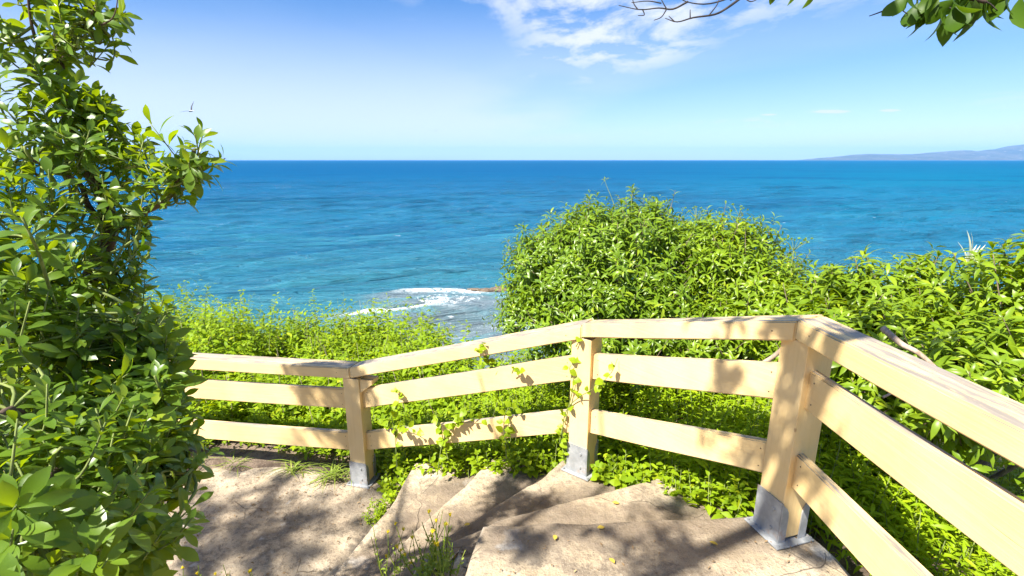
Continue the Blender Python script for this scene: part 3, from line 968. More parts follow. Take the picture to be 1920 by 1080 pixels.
class Leaves:
    def __init__(self):
        self.P, self.M = [], []

    def add(self, P, D, N, S):
        """arrays of position, direction, normal, size"""
        m = frames(np.asarray(D, float), np.asarray(N, float)) * np.asarray(S, float)[:, None, None]
        self.P.append(np.asarray(P, float))
        self.M.append(m)

    def arrays(self):
        return np.concatenate(self.P), np.concatenate(self.M)

    def merged(self, name, tpl, P=None, M=None):
        if P is None: P, M = self.arrays()
        V0, F0 = tpl
        V = np.einsum('nij,vj->nvi', M, V0) + P[:, None, :]
        F = F0[None] + (np.arange(len(P)) * len(V0))[:, None, None]
        return mesh_np(name, V.reshape(-1, 3), F.reshape(-1, F0.shape[1]))


def whorl(lv, base, d, n, size, length, open0=35, open1=95, jitter=0.25, g=rng):
    """leaves spiralling up a shoot; base (3), direction d (3)"""
    d = np.asarray(d, float)
    d = d / np.linalg.norm(d)
    a = np.cross(d, [0.3, 0.2, 1.0] if abs(d[2]) < 0.9 else [1.0, 0, 0])
    a /= np.linalg.norm(a)
    b = np.cross(d, a)
    k = np.arange(n)
    t = (k + g.random(n) * 0.5) / n
    phi = k * 2.39996 + g.random() * 6.28 + g.normal(0, 0.2, n)
    op = np.radians(open1 + (open0 - open1) * t + g.normal(0, 9, n))
    rad = a[None] * np.cos(phi)[:, None] + b[None] * np.sin(phi)[:, None]
    D = d[None] * np.cos(op)[:, None] + rad * np.sin(op)[:, None]
    N = d[None] * np.sin(op)[:, None] - rad * np.cos(op)[:, None] + g.normal(0, jitter, (n, 3)) * 0.6
    P = np.asarray(base)[None] + d[None] * (t * length)[:, None] + rad * 0.004
    S = size * (0.72 + 0.42 * g.random(n)) * (1.05 - 0.45 * t ** 3)
    lv.add(P, D, N, S)


def put_leaves(root, lv, tpl, mat, n_single=300, foliage='foliage', box=(-60, -60, 1980, 1140)):
    """the leaves that show largest become objects of their own, the rest one mesh"""
    P, M = lv.arrays()
    sx, sy, dep = to_px(P)
    ok = (dep > 0.15) & (sx > box[0]) & (sx < box[2]) & (sy > box[1]) & (sy < box[3])
    order = np.argsort(np.where(ok, dep, 1e9))
    pick = order[:min(n_single, int(ok.sum()))] if n_single else order[:0]
    rest = np.setdiff1d(np.arange(len(P)), pick)
    if len(rest):
        o = link(foliage, lv.merged(foliage, tpl, P[rest], M[rest]), None, mat)
        o.parent = root
        o.location = -Vector(root.location)
        tag(o, kind='stuff')
    if len(pick):
        me = mesh_np('leaf', tpl[0], tpl[1])
        me.polygons.foreach_set('use_smooth', [True] * len(me.polygons))
        me.materials.append(mat)
        loc = np.array(root.location)
        for k in pick:
            o = bpy.data.objects.new('leaf', me)
            T = np.eye(4)
            T[:3, :3] = M[k]
            T[:3, 3] = P[k] - loc
            o.parent = root
            o.matrix_basis = Matrix(T.tolist())
            col.objects.link(o)


def unit(g):
    v = g.normal(0, 1, 3)
    return v / np.linalg.norm(v)


T_NEAR = leaf_template(6, 0.36, 0.62, 0.22, 0.30)
T_SHRUB = leaf_template(4, 0.265, 0.52, 0.32, 0.60)
T_SMALL = leaf_template(3, 0.46, 0.42, 0.25, 0.35)
T_BROAD = leaf_template(4, 0.75, 0.40, 0.18, 0.25)
T_BLADE = leaf_template(5, 0.045, 0.35, 0.3, 0.75)
T_TREE = leaf_template(6, 0.50, 0.52, 0.30, 0.45)


# ------------------------------------------------------------------ tall bush on the left
def left_bush():
    g = np.random.default_rng(11)
    base = Vector((-1.62, 1.62, -1.0))
    root = empty('evergreen_bush', base, 'tall dark glossy leaved bush crowding the landing on the side away from the steps', 'bush')
    tr = Tubes()
    J = lambda x, y, d: at(x, y, d)
    trunk = smooth_path([base, (-1.55, 1.60, -0.3), (-1.50, 1.55, 0.5), J(95, 690, 1.75), J(135, 585, 1.72), J(195, 470, 1.70), J(205, 400, 1.70), J(150, 290, 1.70), J(125, 215, 1.72), J(113, 130, 1.74), J(105, -30, 1.78), J(95, -200, 1.8)], 4)
    tr.add(trunk, list(np.linspace(0.040, 0.008, len(trunk))), 8)
    t0 = link('trunk', tr.mesh('trunk'), root, M_BARK)
    limbs = [
        ([J(205, 440, 1.70), J(250, 405, 1.66), J(310, 375, 1.63), J(345, 320, 1.60), J(365, 280, 1.58)], 0.016),
        ([J(200, 430, 1.70), J(165, 385, 1.66), J(145, 340, 1.6), J(60, 300, 1.5)], 0.012),
        ([J(95, 690, 1.72), J(30, 600, 1.5), J(-40, 480, 1.4), J(-60, 380, 1.4)], 0.014),
        ([Vector((-1.48, 1.55, 0.4)), J(208, 752, 1.52), J(238, 700, 1.46), J(250, 640, 1.45), J(262, 585, 1.44)], 0.017),
        ([Vector((-1.52, 1.58, -0.1)), J(200, 900, 1.35), J(290, 900, 1.32), J(360, 880, 1.32)], 0.012),
        ([Vector((-1.50, 1.5, 0.2)), J(120, 900, 1.15), J(70, 960, 0.95), J(60, 990, 0.85)], 0.012),
        ([Vector((-1.50, 1.5, 0.4)), J(60, 800, 1.2), J(-10, 780, 1.05), J(-60, 750, 0.95)], 0.012),
        ([J(120, 190, 1.72), J(90, 130, 1.7), J(60, 50, 1.65), J(50, -40, 1.6)], 0.008),
        ([J(118, 110, 1.74), J(150, 60, 1.7), J(180, 10, 1.65), J(215, -60, 1.6)], 0.006),
        ([J(190, 47, 1.66), J(210, 35, 1.64), J(219, 10, 1.62), J(221, -30, 1.6)], 0.003),
    ]
    for p, r in limbs:
        sp = smooth_path(p, 5)
        br = Tubes()
        br.add(sp, list(np.linspace(r, r * 0.35, len(sp))), 6)
        link('branch', br.mesh('branch'), root, M_BARK)
    lv = Leaves()
    tw = Tubes()
    skel = [np.array(q) for q in trunk[8:]] + [np.array(q) for p, r in limbs[:-1] for q in smooth_path(p, 5)]
    skel = np.array(skel)
    # lobes of the crown: centre, radius, number of shoots
    lobes = [
        (J(110, 20, 1.72), 0.15, 10), (J(45, 75, 1.64), 0.13, 6), (J(160, 80, 1.7), 0.10, 8), (J(20, 0, 1.6), 0.14, 5), (J(165, 15, 1.66), 0.09, 7), (J(80, 75, 1.7), 0.1, 6),
        (J(85, 160, 1.62), 0.09, 4), (J(50, 190, 1.55), 0.10, 5), (J(175, 205, 1.68), 0.09, 9), (J(10, 250, 1.5), 0.13, 6), (J(140, 240, 1.66), 0.10, 8),
        (J(125, 290, 1.62), 0.16, 10), (J(215, 290, 1.66), 0.13, 9), (J(50, 320, 1.55), 0.13, 4), (J(310, 315, 1.62), 0.10, 8), (J(350, 300, 1.58), 0.08, 7),
        (J(245, 350, 1.66), 0.14, 10), (J(150, 380, 1.62), 0.16, 10), (J(50, 440, 1.45), 0.16, 7), (J(-10, 420, 1.35), 0.18, 5), (J(215, 420, 1.64), 0.11, 6), (J(320, 370, 1.6), 0.07, 4),
        (J(60, 540, 1.5), 0.26, 26), (J(165, 520, 1.64), 0.18, 15), (J(190, 560, 1.62), 0.11, 9), (J(225, 500, 1.62), 0.06, 4), (J(0, 620, 1.35), 0.26, 22), (J(120, 640, 1.5), 0.26, 28), (J(205, 640, 1.52), 0.18, 18), (J(265, 645, 1.5), 0.10, 9), (J(290, 690, 1.5), 0.09, 8),
        (J(30, 740, 1.25), 0.26, 26), (J(140, 750, 1.40), 0.26, 30), (J(215, 760, 1.44), 0.19, 22), (J(285, 740, 1.46), 0.09, 9), (J(270, 800, 1.42), 0.12, 14), (J(325, 885, 1.36), 0.09, 9),
        (J(40, 860, 1.15), 0.24, 24), (J(150, 860, 1.28), 0.24, 28), (J(225, 870, 1.32), 0.17, 20), (J(275, 925, 1.28), 0.09, 9), (J(205, 960, 1.22), 0.13, 15),
        (J(60, 970, 0.98), 0.18, 16), (J(150, 980, 1.08), 0.2, 20), (J(230, 1020, 1.12), 0.14, 12), (J(40, 1080, 0.85), 0.16, 10), (J(160, 1080, 0.95), 0.16, 10), (J(0, 960, 0.85), 0.14, 6),
        # the side away from the camera and below the frame
        (Vector((-1.95, 1.9, 0.1)), 0.40, 46), (Vector((-1.85, 1.5, 0.6)), 0.45, 50), (Vector((-1.5, 1.45, -0.15)), 0.36, 44), (Vector((-1.4, 1.3, 0.25)), 0.26, 28), (Vector((-1.5, 1.75, -0.35)), 0.28, 22), (Vector((-2.1, 1.9, 1.0)), 0.35, 24),
    ]
    for c, rad, n in lobes:
        c = np.array(c)
        for k in range(n):
            o = unit(g)
            o[2] = o[2] * 0.9 + 0.15
            pos = c + o * rad * (0.35 + 0.65 * g.random() ** 0.5)
            d = o * 0.75 + np.array([0.05, -0.10, 0.62]) + g.normal(0, 0.25, 3)
            d /= np.linalg.norm(d)
            L = 0.07 + 0.08 * g.random()
            sz = 0.050 + 0.036 * g.random()
            whorl(lv, pos - d * L * 0.5, d, int(9 + 6 * g.random()), sz, L, 28, 88, 0.3, g)
            # twig that ties the shoot to the nearest limb
            j = np.argmin(((skel - pos) ** 2).sum(1))
            q = skel[j]
            if np.linalg.norm(q - pos) < 0.6:
                mid = (q + pos) / 2 + g.normal(0, 0.02, 3) + np.array([0, 0, -0.03])
                tw.add(smooth_path([q, mid, pos - d * L * 0.5, pos + d * L * 0.5], 3), list(np.linspace(0.005, 0.0018, 10)), 4)
    # three near shoots whose leaves show largest
    for x, y, dd, s in ((160, 1030, 0.80, 0.075), (25, 930, 0.80, 0.07), (290, 705, 1.33, 0.066), (145, 880, 1.05, 0.07), (40, 405, 1.15, 0.07), (215, 985, 1.05, 0.062)):
        p = np.array(at(x, y, dd))
        d = np.array([0.15, -0.35, 0.9])
        whorl(lv, p - d * 0.1, d, 15, s * 1.05, 0.10, 30, 85, 0.2, g)
        tw.add([p - d * 0.26 + np.array([-0.08, 0.06, 0]), p - d * 0.1, p], [0.005, 0.004, 0.003], 5)
    tag(link('twigs', tw.mesh('twigs'), root, M_STEM), kind='stuff')
    put_leaves(root, lv, T_NEAR, M_LEAF_NEAR, 300)


left_bush()


# ------------------------------------------------------------------ round shrubs behind the fence
def dome_shrub(name, label, c, rad, n, leaf, seed, mat, group, lobes=None, shape=0.55, single=300, tpl=None, up=0.55, lpw=12, stems=3):
    g = np.random.default_rng(seed)
    base = Vector((c[0], c[1], float(ground(c[0], c[1])) - 0.03))
    root = empty(name, base, label, 'shrub', group)
    lv = Leaves()
    tb = Tubes()
    parts = lobes or [(np.array(c), np.array(rad), n)]
    for cc, rr, nn in parts:
        cc, rr = np.array(cc, float), np.array(rr, float)
        for k in range(stems):
            o = unit(g)
            o[2] = abs(o[2]) * 0.8 + 0.1
            tip = cc + o * rr * 0.9
            midp = np.array(base) * 0.45 + tip * 0.55 + g.normal(0, 0.06, 3) - np.array([0, 0, 0.08])
            tb.add(smooth_path([base + Vector(g.normal(0, 0.05, 3) * [1, 1, 0]), midp, tip], 5), list(np.linspace(0.022, 0.004, 11)), 5)
        k = 0
        while k < nn:
            o = unit(g)
            if o[2] < -0.45: continue
            nz = mnoise.noise(Vector(o * 2.3) + Vector((seed, 0, 0)))
            nz2 = mnoise.noise(Vector(o * 6.0) + Vector((0, seed, 0)))
            if nz2 < -0.32 and g.random() < 0.6:
                k += 1
                continue
            depth = 1 - 0.55 * g.random() ** 1.7
            pos = cc + o * rr * (1 + 0.26 * nz + 0.18 * nz2) * depth
            d = o / rr * rr.mean() * 0.7 + np.array([0, 0, up]) + g.normal(0, 0.22, 3)
            d /= np.linalg.norm(d)
            L = 0.07 + 0.09 * g.random()
            if g.random() < 0.06: L += 0.10
            whorl(lv, pos, d, int(lpw * (0.75 + 0.5 * g.random())), leaf * (0.85 + 0.3 * g.random()), L, 25, 100, 0.3, g)
            if k % 3 == 0:
                tb.add([pos - d * 0.16, pos + d * L], [0.004, 0.002], 4)
            k += 1
    tag(link('stems', tb.mesh('stems'), root, M_TWIG), kind='stuff')
    put_leaves(root, lv, tpl or T_SHRUB, mat, single)
    return root


GRP = 'shrubs growing on the cliff edge behind the fence'
c1 = at(1180, 520, 4.7)
dome_shrub('round_shrub', 'large rounded dark green shrub standing against the sea behind the middle fence post', tuple(c1), None, 0, 0.090, 21, M_LEAF_ROUND, GRP,
           lobes=[(at(1150, 545, 4.7), (0.90, 0.75, 0.72), 1150), (at(1010, 590, 4.6), (0.36, 0.4, 0.34), 190), (at(1050, 500, 4.7), (0.42, 0.45, 0.38), 220),
                  (at(1200, 450, 4.7), (0.40, 0.4, 0.30), 190), (at(1110, 460, 4.7), (0.36, 0.4, 0.28), 160), (at(1180, 640, 4.2), (0.9, 0.5, 0.5), 420)])
dome_shrub('leafy_shrub', 'lighter green leafy shrub leaning on the rounded dark shrub behind the long fence rail', tuple(at(1370, 560, 4.4)), None, 0, 0.090, 22, M_LEAF_SHRUB, GRP,
           lobes=[(at(1370, 545, 4.5), (0.50, 0.55, 0.55), 480), (at(1340, 470, 4.6), (0.36, 0.4, 0.28), 180), (at(1420, 590, 4.2), (0.40, 0.45, 0.40), 300), (at(1370, 660, 3.9), (0.55, 0.4, 0.35), 260)], up=0.5)
dome_shrub('long_leaved_shrub', 'shrub with long drooping leaves just past the corner of the fence', tuple(at(1560, 600, 3.5)), None, 0, 0.105, 23, M_LEAF_SHRUB, GRP,
           lobes=[(at(1560, 625, 3.5), (0.42, 0.45, 0.34), 130), (at(1665, 560, 3.4), (0.30, 0.36, 0.27), 85), (at(1500, 615, 3.7), (0.3, 0.35, 0.26), 75), (at(1575, 540, 3.5), (0.12, 0.14, 0.12), 16), (at(1620, 680, 3.1), (0.5, 0.45, 0.35), 150), (at(1640, 760, 2.95), (0.4, 0.35, 0.28), 110)], lpw=13, up=0.7, stems=2)
dome_shrub('long_leaved_shrub', 'wide shrub with long drooping leaves beside the weathered top rail that runs towards the viewer', tuple(at(1800, 620, 3.0)), None, 0, 0.105, 24, M_LEAF_SHRUB, GRP,
           lobes=[(at(1790, 680, 3.0), (0.48, 0.5, 0.34), 130), (at(1885, 590, 2.9), (0.32, 0.4, 0.30), 90), (at(1960, 640, 2.7), (0.5, 0.5, 0.5), 130), (at(1715, 640, 3.2), (0.28, 0.4, 0.24), 60), (at(1850, 720, 2.6), (0.45, 0.45, 0.28), 140), (at(1760, 770, 2.8), (0.45, 0.4, 0.28), 120), (at(1930, 830, 2.6), (0.4, 0.4, 0.28), 90), (at(2150, 560, 3.2), (0.7, 0.7, 0.6), 140)], lpw=13, up=0.65, stems=2)


# ------------------------------------------------------------------ herb layers that cover the bank
def herbs(name, pts, hgt, leaf, seed, mat, tpl, npair=(6, 12), lean=0.18, stem_every=3, kind='stuff', label=None, spread=1.0):
    """upright weeds: a stem with leaves up its height; pts (n,3) roots, hgt function or array"""
    g = np.random.default_rng(seed)
    lv = Leaves()
    tb = Tubes()
    for i, p in enumerate(pts):
        h = hgt[i]
        d = np.array([g.normal(0, lean), g.normal(0, lean), 1.0])
        d /= np.linalg.norm(d)
        n = int(g.integers(*npair))
        whorl(lv, p + d * h * 0.25, d, n, leaf * (0.8 + 0.5 * g.random()) * spread, h * 0.75, 40, 85, 0.45, g)
        if i % stem_every == 0:
            tb.add([p, p + d * h], [0.004, 0.0015], 3)
    root = empty(name, (0, 0, 0))
    tag(root, kind=kind, label=label)
    tag(link('stems', tb.mesh('stems'), root, M_STEM), kind='stuff')
    o = link('leaves', lv.merged('leaves', tpl), root, mat)
    tag(o, kind='stuff')
    return root


def scatter(n, x0, x1, y0, y1, keep, g):
    out = []
    while len(out) < n:
        q = np.stack([g.uniform(x0, x1, n), g.uniform(y0, y1, n)], 1)
        q = q[keep(q[:, 0], q[:, 1])]
        out.extend(q.tolist())
    q = np.array(out[:n])
    return np.column_stack([q, ground(q[:, 0], q[:, 1])])


g = np.random.default_rng(31)
# bright bank beyond the landing
pts = scatter(5200, -7.5, 0.1, 4.35, 7.8, lambda x, y: (y > fence_y(x) + 0.45) & (y < np.interp(x, [-8, -2, -0.9, 0.1], [7.8, 7.5, 6.2, 5.0]) + 0.2), g)
lump = np.array([mnoise.noise(Vector((p[0] * 1.5, p[1] * 1.0, 2.4))) for p in pts])
lump2 = np.array([mnoise.noise(Vector((p[0] * 3.5, p[1] * 3.5, 7))) for p in pts])
hh = np.interp(pts[:, 1] - fence_y(pts[:, 0]), [0.3, 0.9, 2.0, 4], [0.22, 0.42, 0.72, 0.85]) * (1 + 1.0 * lump + 0.55 * lump2) * (0.90 + 0.16 * g.random(len(pts)))
hh *= np.interp(pts[:, 0], [-3, -1.2, -0.3], [1.0, 0.85, 0.62])
hh = np.where(g.random(len(pts)) < 0.02, hh * 1.25, hh)
herbs('bank_weeds', pts, np.clip(hh, 0.16, 1.15), 0.098, 32, M_LEAF_BANK, leaf_template(3, 0.36, 0.42, 0.25, 0.5), (9, 15), 0.36)
# low growth along the foot of the fence
pts = scatter(2600, -5.0, 1.35, 2.2, 5.2, lambda x, y: (y > fence_y(x) + 0.10) & (y < fence_y(x) + 0.75), g)
pts = pts[(pts[:, 0] > -1.3) | ((g.random(len(pts)) < 0.45) & (pts[:, 1] > fence_y(pts[:, 0]) + 0.28))]
hh = (0.14 + 0.18 * g.random(len(pts))) * np.interp(pts[:, 0], [-2, -1.2, 0.2, 1.2], [0.8, 1.3, 1.7, 1.3])
herbs('fence_foot_weeds', pts, hh, 0.060, 33, M_LEAF_BANK, T_SMALL, (6, 11))
# darker growth between the fence and the shrubs
pts = scatter(2600, -0.2, 2.6, 2.2, 5.4, lambda x, y: (y > fence_y(x) + 0.35) & (y > 2.2) & (y < 5.2), g)
hh = 0.28 + 0.32 * g.random(len(pts))
herbs('undergrowth', pts, hh, 0.075, 34, M_LEAF_UNDER, T_SHRUB, (9, 15))
pts = scatter(2100, 1.5, 4.2, 0.3, 3.4, lambda x, y: (x > 1.52 + 0.10 * np.sin(y * 4)) & ((y > 1.75 + 0.1 * np.sin(x * 5)) | (x > 2.0)), g)
hh = (0.16 + 0.26 * g.random(len(pts))) * np.interp(pts[:, 1], [1.8, 2.6, 3.2], [0.7, 1.1, 1.6])
herbs('slope_weeds', pts, hh, 0.062, 35, M_LEAF_UNDER, T_SHRUB, (8, 13))


# ------------------------------------------------------------------ tree that overhangs the steps (most of it above and behind the camera)
def back(p, z):
    """point at height z on the line from p to the sun"""
    p = Vector(p)
    return p + sun_vec * ((z - p.z) / sun_vec.z)


def big_tree():
    g = np.random.default_rng(51)
    base = Vector((-3.3, -0.9, -1.06))
    root = empty('overhanging_tree', base, 'tree whose bare twigs and broad dark leaves hang into the top of the view', 'tree')
    fork = Vector((-2.9, -0.5, 1.9))
    tr = Tubes()
    sp = smooth_path([base, (-3.25, -0.85, 0.2), (-3.05, -0.6, 1.2), fork], 6)
    tr.add(sp, list(np.linspace(0.16, 0.11, len(sp))), 10)
    link('trunk', tr.mesh('trunk'), root, M_BARK)
    J = at
    tip = J(1780, -60, 1.52)
    reach = [fork, (-1.9, -0.1, 2.7), (-0.5, 0.5, 3.15), (0.5, 1.0, 3.0), tuple(J(1560, -210, 1.65)), tuple(J(1700, -90, 1.55)), tuple(J(1790, -20, 1.5)), tuple(J(1850, 5, 1.48))]
    lim = [
        (reach, 0.06), ([fork, (-2.9, 0.4, 2.7), (-3.1, 1.3, 3.1), (-3.3, 2.2, 3.2)], 0.06), ([fork, (-3.6, 0.1, 2.6), (-4.1, 0.9, 3.1), (-4.4, 1.7, 3.3)], 0.05),
        ([fork, (-2.3, 0.2, 2.9), (-1.6, 0.9, 3.4), (-1.2, 1.5, 3.7)], 0.05), ([fork, (-2.2, -0.9, 3.0), (-1.2, -1.2, 3.6), (0.2, -1.0, 3.9)], 0.05),
        ([(0.5, 1.0, 3.0), tuple(J(1500, -260, 1.9)), tuple(J(1420, -90, 1.9)), tuple(J(1370, 0, 1.88))], 0.016),
    ]
    skel = []
    for p, r in lim:
        sp = smooth_path(p, 6)
        t = Tubes()
        t.add(sp, list(np.linspace(r, max(0.004, r * 0.08), len(sp))), 7)
        link('branch', t.mesh('branch'), root, M_BARK)
        skel += [np.array(q) for q in sp]
    skel = np.array(skel)
    # bare twigs against the sky
    bare = [
        [J(1400, -12, 1.88), J(1365, 14, 1.88), J(1340, 27, 1.87), J(1300, 33, 1.87), J(1270, 41, 1.86), J(1247, 34, 1.86)],
        [J(1440, -30, 1.88), J(1380, -8, 1.89), J(1330, 7, 1.9), J(1290, 4, 1.9), J(1268, -8, 1.9)],
        [J(1290, 3, 1.9), J(1262, 17, 1.9), J(1235, 15, 1.91), J(1200, 18, 1.92), J(1160, 10, 1.93)],
        [J(1250, 17, 1.9), J(1243, 5, 1.9), J(1236, -10, 1.9)], [J(1250, 17, 1.9), J(1240, 32, 1.89), J(1226, 38, 1.89)],
        [J(1205, 18, 1.92), J(1208, 28, 1.92), J(1196, 29, 1.92)], [J(1196, 18, 1.92), J(1188, 6, 1.92), J(1186, -8, 1.92)],
        [J(1294, 33, 1.87), J(1294, 18, 1.87)], [J(1264, 40, 1.86), J(1254, 30, 1.86)], [J(1330, 28, 1.87), J(1345, 8, 1.87), J(1350, -10, 1.87)],
        [J(1395, -5, 1.86), J(1408, 3, 1.85), J(1425, -4, 1.85)], [J(1240, 6, 1.9), J(1215, 2, 1.9), J(1184, 5, 1.9)],
        [J(1690, -8, 1.55), J(1672, 12, 1.55), J(1652, 22, 1.55), J(1630, 30, 1.55)],
        [J(1700, -5, 1.54), J(1690, 15, 1.54), J(1702, 27, 1.54)],
    ]
    for p in bare:
        t = Tubes()
        sp = smooth_path(p, 4)
        r0 = 0.0055 if len(p) > 5 else 0.0040 if len(p) > 3 else 0.0026
        t.add(sp, list(np.linspace(r0, 0.0014, len(sp))), 5)
        link('twig', t.mesh('twig'), root, M_DARK)
    lv = Leaves()
    tw = Tubes()
    # crown: clusters that stand between the sun and what lies in shade in the photograph
    spots = []
    def shade(p, z, r, n): spots.append((np.array(back(p, z)), r, n))
    for x, y in ((-2.3, 2.9), (-1.75, 2.85), (-1.5, 3.2), (-2.1, 3.35), (-1.2, 2.95), (-2.6, 3.2), (-1.75, 3.6), (-1.9, 3.1), (-1.4, 2.75), (-2.4, 3.5), (-1.35, 3.5), (-2.0, 2.6), (-1.5, 2.5)):
        shade((x, y, -0.98), 4.8 + 0.9 * g.random(), 0.44, 11)
    for p in ((-1.3, 3.8, -0.3), (-1.35, 3.8, 0.1), (-1.6, 3.85, -0.2), (-1.25, 3.8, -0.75), (-1.3, 3.8, -0.5), (-1.5, 3.85, 0.05), (-1.55, 3.85, -0.55)):
        shade(p, 2.9, 0.20, 13)
    for p in ((0.1, 2.05, 0), (0.5, 2.08, 0), (0.85, 2.05, 0), (0.9, 2.5, -0.15), (1.3, 2.05, 0.35), (1.30, 2.05, 0.65), (1.3, 2.05, 0.9), (1.25, 2.12, 1.08), (1.05, 2.4, 0.8), (1.15, 2.3, 0.35), (1.32, 1.95, 0.15)):
        shade(p, 3.2 + 0.4 * g.random(), 0.17, 6)
    for c in ((-4.7, 0.6, 3.4), (-3.0, -1.5, 3.9), (-1.6, -1.9, 4.0), (-4.2, -1.0, 3.8), (-4.9, 1.3, 3.5)):
        spots.append((np.array(c), 0.6, 26))
    for c, rad, n in spots:
        j = np.argmin(((skel - c) ** 2).sum(1))
        mid = (skel[j] + c) / 2 + np.array([0, 0, 0.06])
        tw.add(smooth_path([skel[j], mid, c], 4), list(np.linspace(0.012, 0.005, 9)), 5)
        for k in range(n):
            o = unit(g)
            pos = c + o * rad * g.random() ** 0.4
            d = o * 0.6 + np.array([0, 0, 0.2]) + g.normal(0, 0.3, 3)
            d /= np.linalg.norm(d)
            whorl(lv, pos, d, 8, 0.085 + 0.03 * g.random(), 0.10, 40, 95, 0.4, g)
            if k % 2 == 0:
                tw.add([c, (c + pos) / 2 + g.normal(0, 0.02, 3), pos, pos + d * 0.1], [0.004, 0.003, 0.002, 0.0015], 4)
    # the leaves that hang into the view
    hang = [((1720, 5, 1.53), (-0.25, 0.0, -1), 0.085), ((1745, -10, 1.52), (-0.1, -0.1, -1), 0.09), ((1775, 15, 1.5), (0, 0, -1), 0.085), ((1790, 5, 1.5), (0.1, -0.2, -1), 0.09),
            ((1830, -8, 1.49), (0.15, -0.1, -1), 0.11), ((1850, -8, 1.48), (0.05, 0.05, -1), 0.10), ((1805, -15, 1.5), (0.4, 0, -0.9), 0.09), ((1760, -5, 1.5), (-0.5, 0, -0.8), 0.08),
            ((1915, -5, 1.46), (0.1, 0, -1), 0.10), ((1895, -22, 1.46), (-0.2, 0.1, -1), 0.07), ((1700, -12, 1.54), (-0.4, 0, -0.8), 0.07), ((1525, -18, 1.62), (-0.1, 0, -1), 0.05),
            ((1490, -22, 1.62), (0.1, 0, -1), 0.045), ((1452, -20, 1.62), (-0.05, 0, -1), 0.04), ((1765, 20, 1.5), (0.35, -0.1, -0.8), 0.075), ((1735, 10, 1.51), (0.15, 0, -1), 0.08), ((1865, -30, 1.47), (0.6, 0, -0.8), 0.09)]
    for k in range(26):
        hx = 1700 + 175 * g.random() ** 0.9
        hang.append(((hx, -18 + 52 * g.random() * (1 - abs(hx - 1780) / 140), 1.47 + 0.08 * g.random()), (g.normal(0, 0.45), g.normal(0, 0.3), -1.0), 0.055 + 0.035 * g.random()))
    for p in ([J(1690, -10, 1.54), J(1730, 0, 1.52), J(1775, 12, 1.51), J(1800, 28, 1.5)], [J(1740, -20, 1.5), J(1800, -8, 1.5), J(1850, 4, 1.49), J(1870, 20, 1.49)]):
        t = Tubes()
        t.add(smooth_path(p, 4), list(np.linspace(0.004, 0.0015, 13)), 5)
        link('twig', t.mesh('twig'), root, M_DARK)
    P, D, N, S = [], [], [], []
    for (x, y, dd), d, sz in hang:
        P.append(np.array(at(x, y, dd))); D.append(np.array(d, float)); S.append(sz * 1.15)
        N.append(np.array([g.normal(0, 1.0), 1.0 * (1 if g.random() < 0.5 else -1), 0.25 + g.normal(0, 0.3)]))
    lv.add(np.array(P), np.array(D), np.array(N), np.array(S))
    tag(link('twigs', tw.mesh('twigs'), root, M_BARK), kind='stuff')
    put_leaves(root, lv, T_TREE, M_LEAF_TREE, 70, box=(1300, -120, 1980, 200))


big_tree()


# ------------------------------------------------------------------ climbers on the fence
def on_fence(x, y, i, off=0.05):
    """point where the line of sight through (x, y) meets the face of fence bay i, off metres in front of it"""
    a, b = POSTS[i], POSTS[i + 1]
    d = Vector((b[0] - a[0], b[1] - a[1], 0)).normalized()
    n = Vector((d.y, -d.x, 0))
    if n.y > 0: n = -n
    ray = at(x, y, 1.0) - Vector((0, 0, EYE))
    o = Vector((a[0], a[1], 0)) + n * off
    t = (o - Vector((0, 0, EYE))).dot(n) / ray.dot(n)
    return Vector((0, 0, EYE)) + ray * t


def vine(label, paths, leaf=0.055, seed=1, gap=0.035):
    g = np.random.default_rng(seed)
    p0 = paths[0][0]
    root = empty('climbing_vine', p0, label, 'vine', 'climbers on the fence by the steps')
    lv = Leaves()
    for p in paths:
        sp = smooth_path(p, 8)
        t = Tubes()
        t.add(sp, list(np.linspace(0.0045, 0.0018, len(sp))), 5)
        link('stem', t.mesh('stem'), root, M_STEM)
        L = 0
        for a, b in zip(sp[:-1], sp[1:]):
            L += (b - a).length
            if L > gap * (0.5 + 1.6 * g.random()):
                L = 0
                for q in range(2):
                    d = np.array([g.normal(0, 0.8), -0.5 + g.normal(0, 0.5), 0.25 + g.normal(0, 0.5)])
                    lv.add(np.array([b]) + g.normal(0, 0.008, (1, 3)), d[None], np.array([[g.normal(0, 0.4), -0.6, 0.8]]), np.array([leaf * (0.6 + 0.7 * g.random())]))
    put_leaves(root, lv, T_BROAD, M_LEAF_VINE, 300)


F1 = lambda x, y, o=0.06: on_fence(x, y, 1, o)
F2 = lambda x, y, o=0.06: on_fence(x, y, 2, o)
vine('vine sprouting over the bottom rail close to the post with the corbel', [[F1(745, 880), F1(740, 810, 0.03), F1(735, 780), F1(748, 750), F1(742, 725, 0.05)], [F1(740, 810), F1(715, 790), F1(700, 780)], [F1(738, 800), F1(765, 800, 0.10), F1(790, 820, 0.12)]], 0.06, 61)
vine('vine tangle draped over the middle of the sloping bottom rail', [[F1(820, 890), F1(830, 830), F1(850, 800), F1(870, 775), F1(885, 770)], [F1(835, 820), F1(860, 790), F1(900, 785)], [F1(840, 860), F1(825, 800), F1(815, 770)], [F1(950, 860), F1(945, 790), F1(955, 765), F1(970, 770)]], 0.058, 62)
vine('vine tip hooked over the sloping top rail', [[F1(925, 780, -0.03), F1(935, 740, -0.03), F1(930, 700, -0.02), F1(912, 670, 0.02), F1(905, 645, 0.10), F1(895, 655, 0.12)], [F1(960, 700), F1(965, 690, 0.08), F1(980, 700, 0.08)]], 0.05, 63)
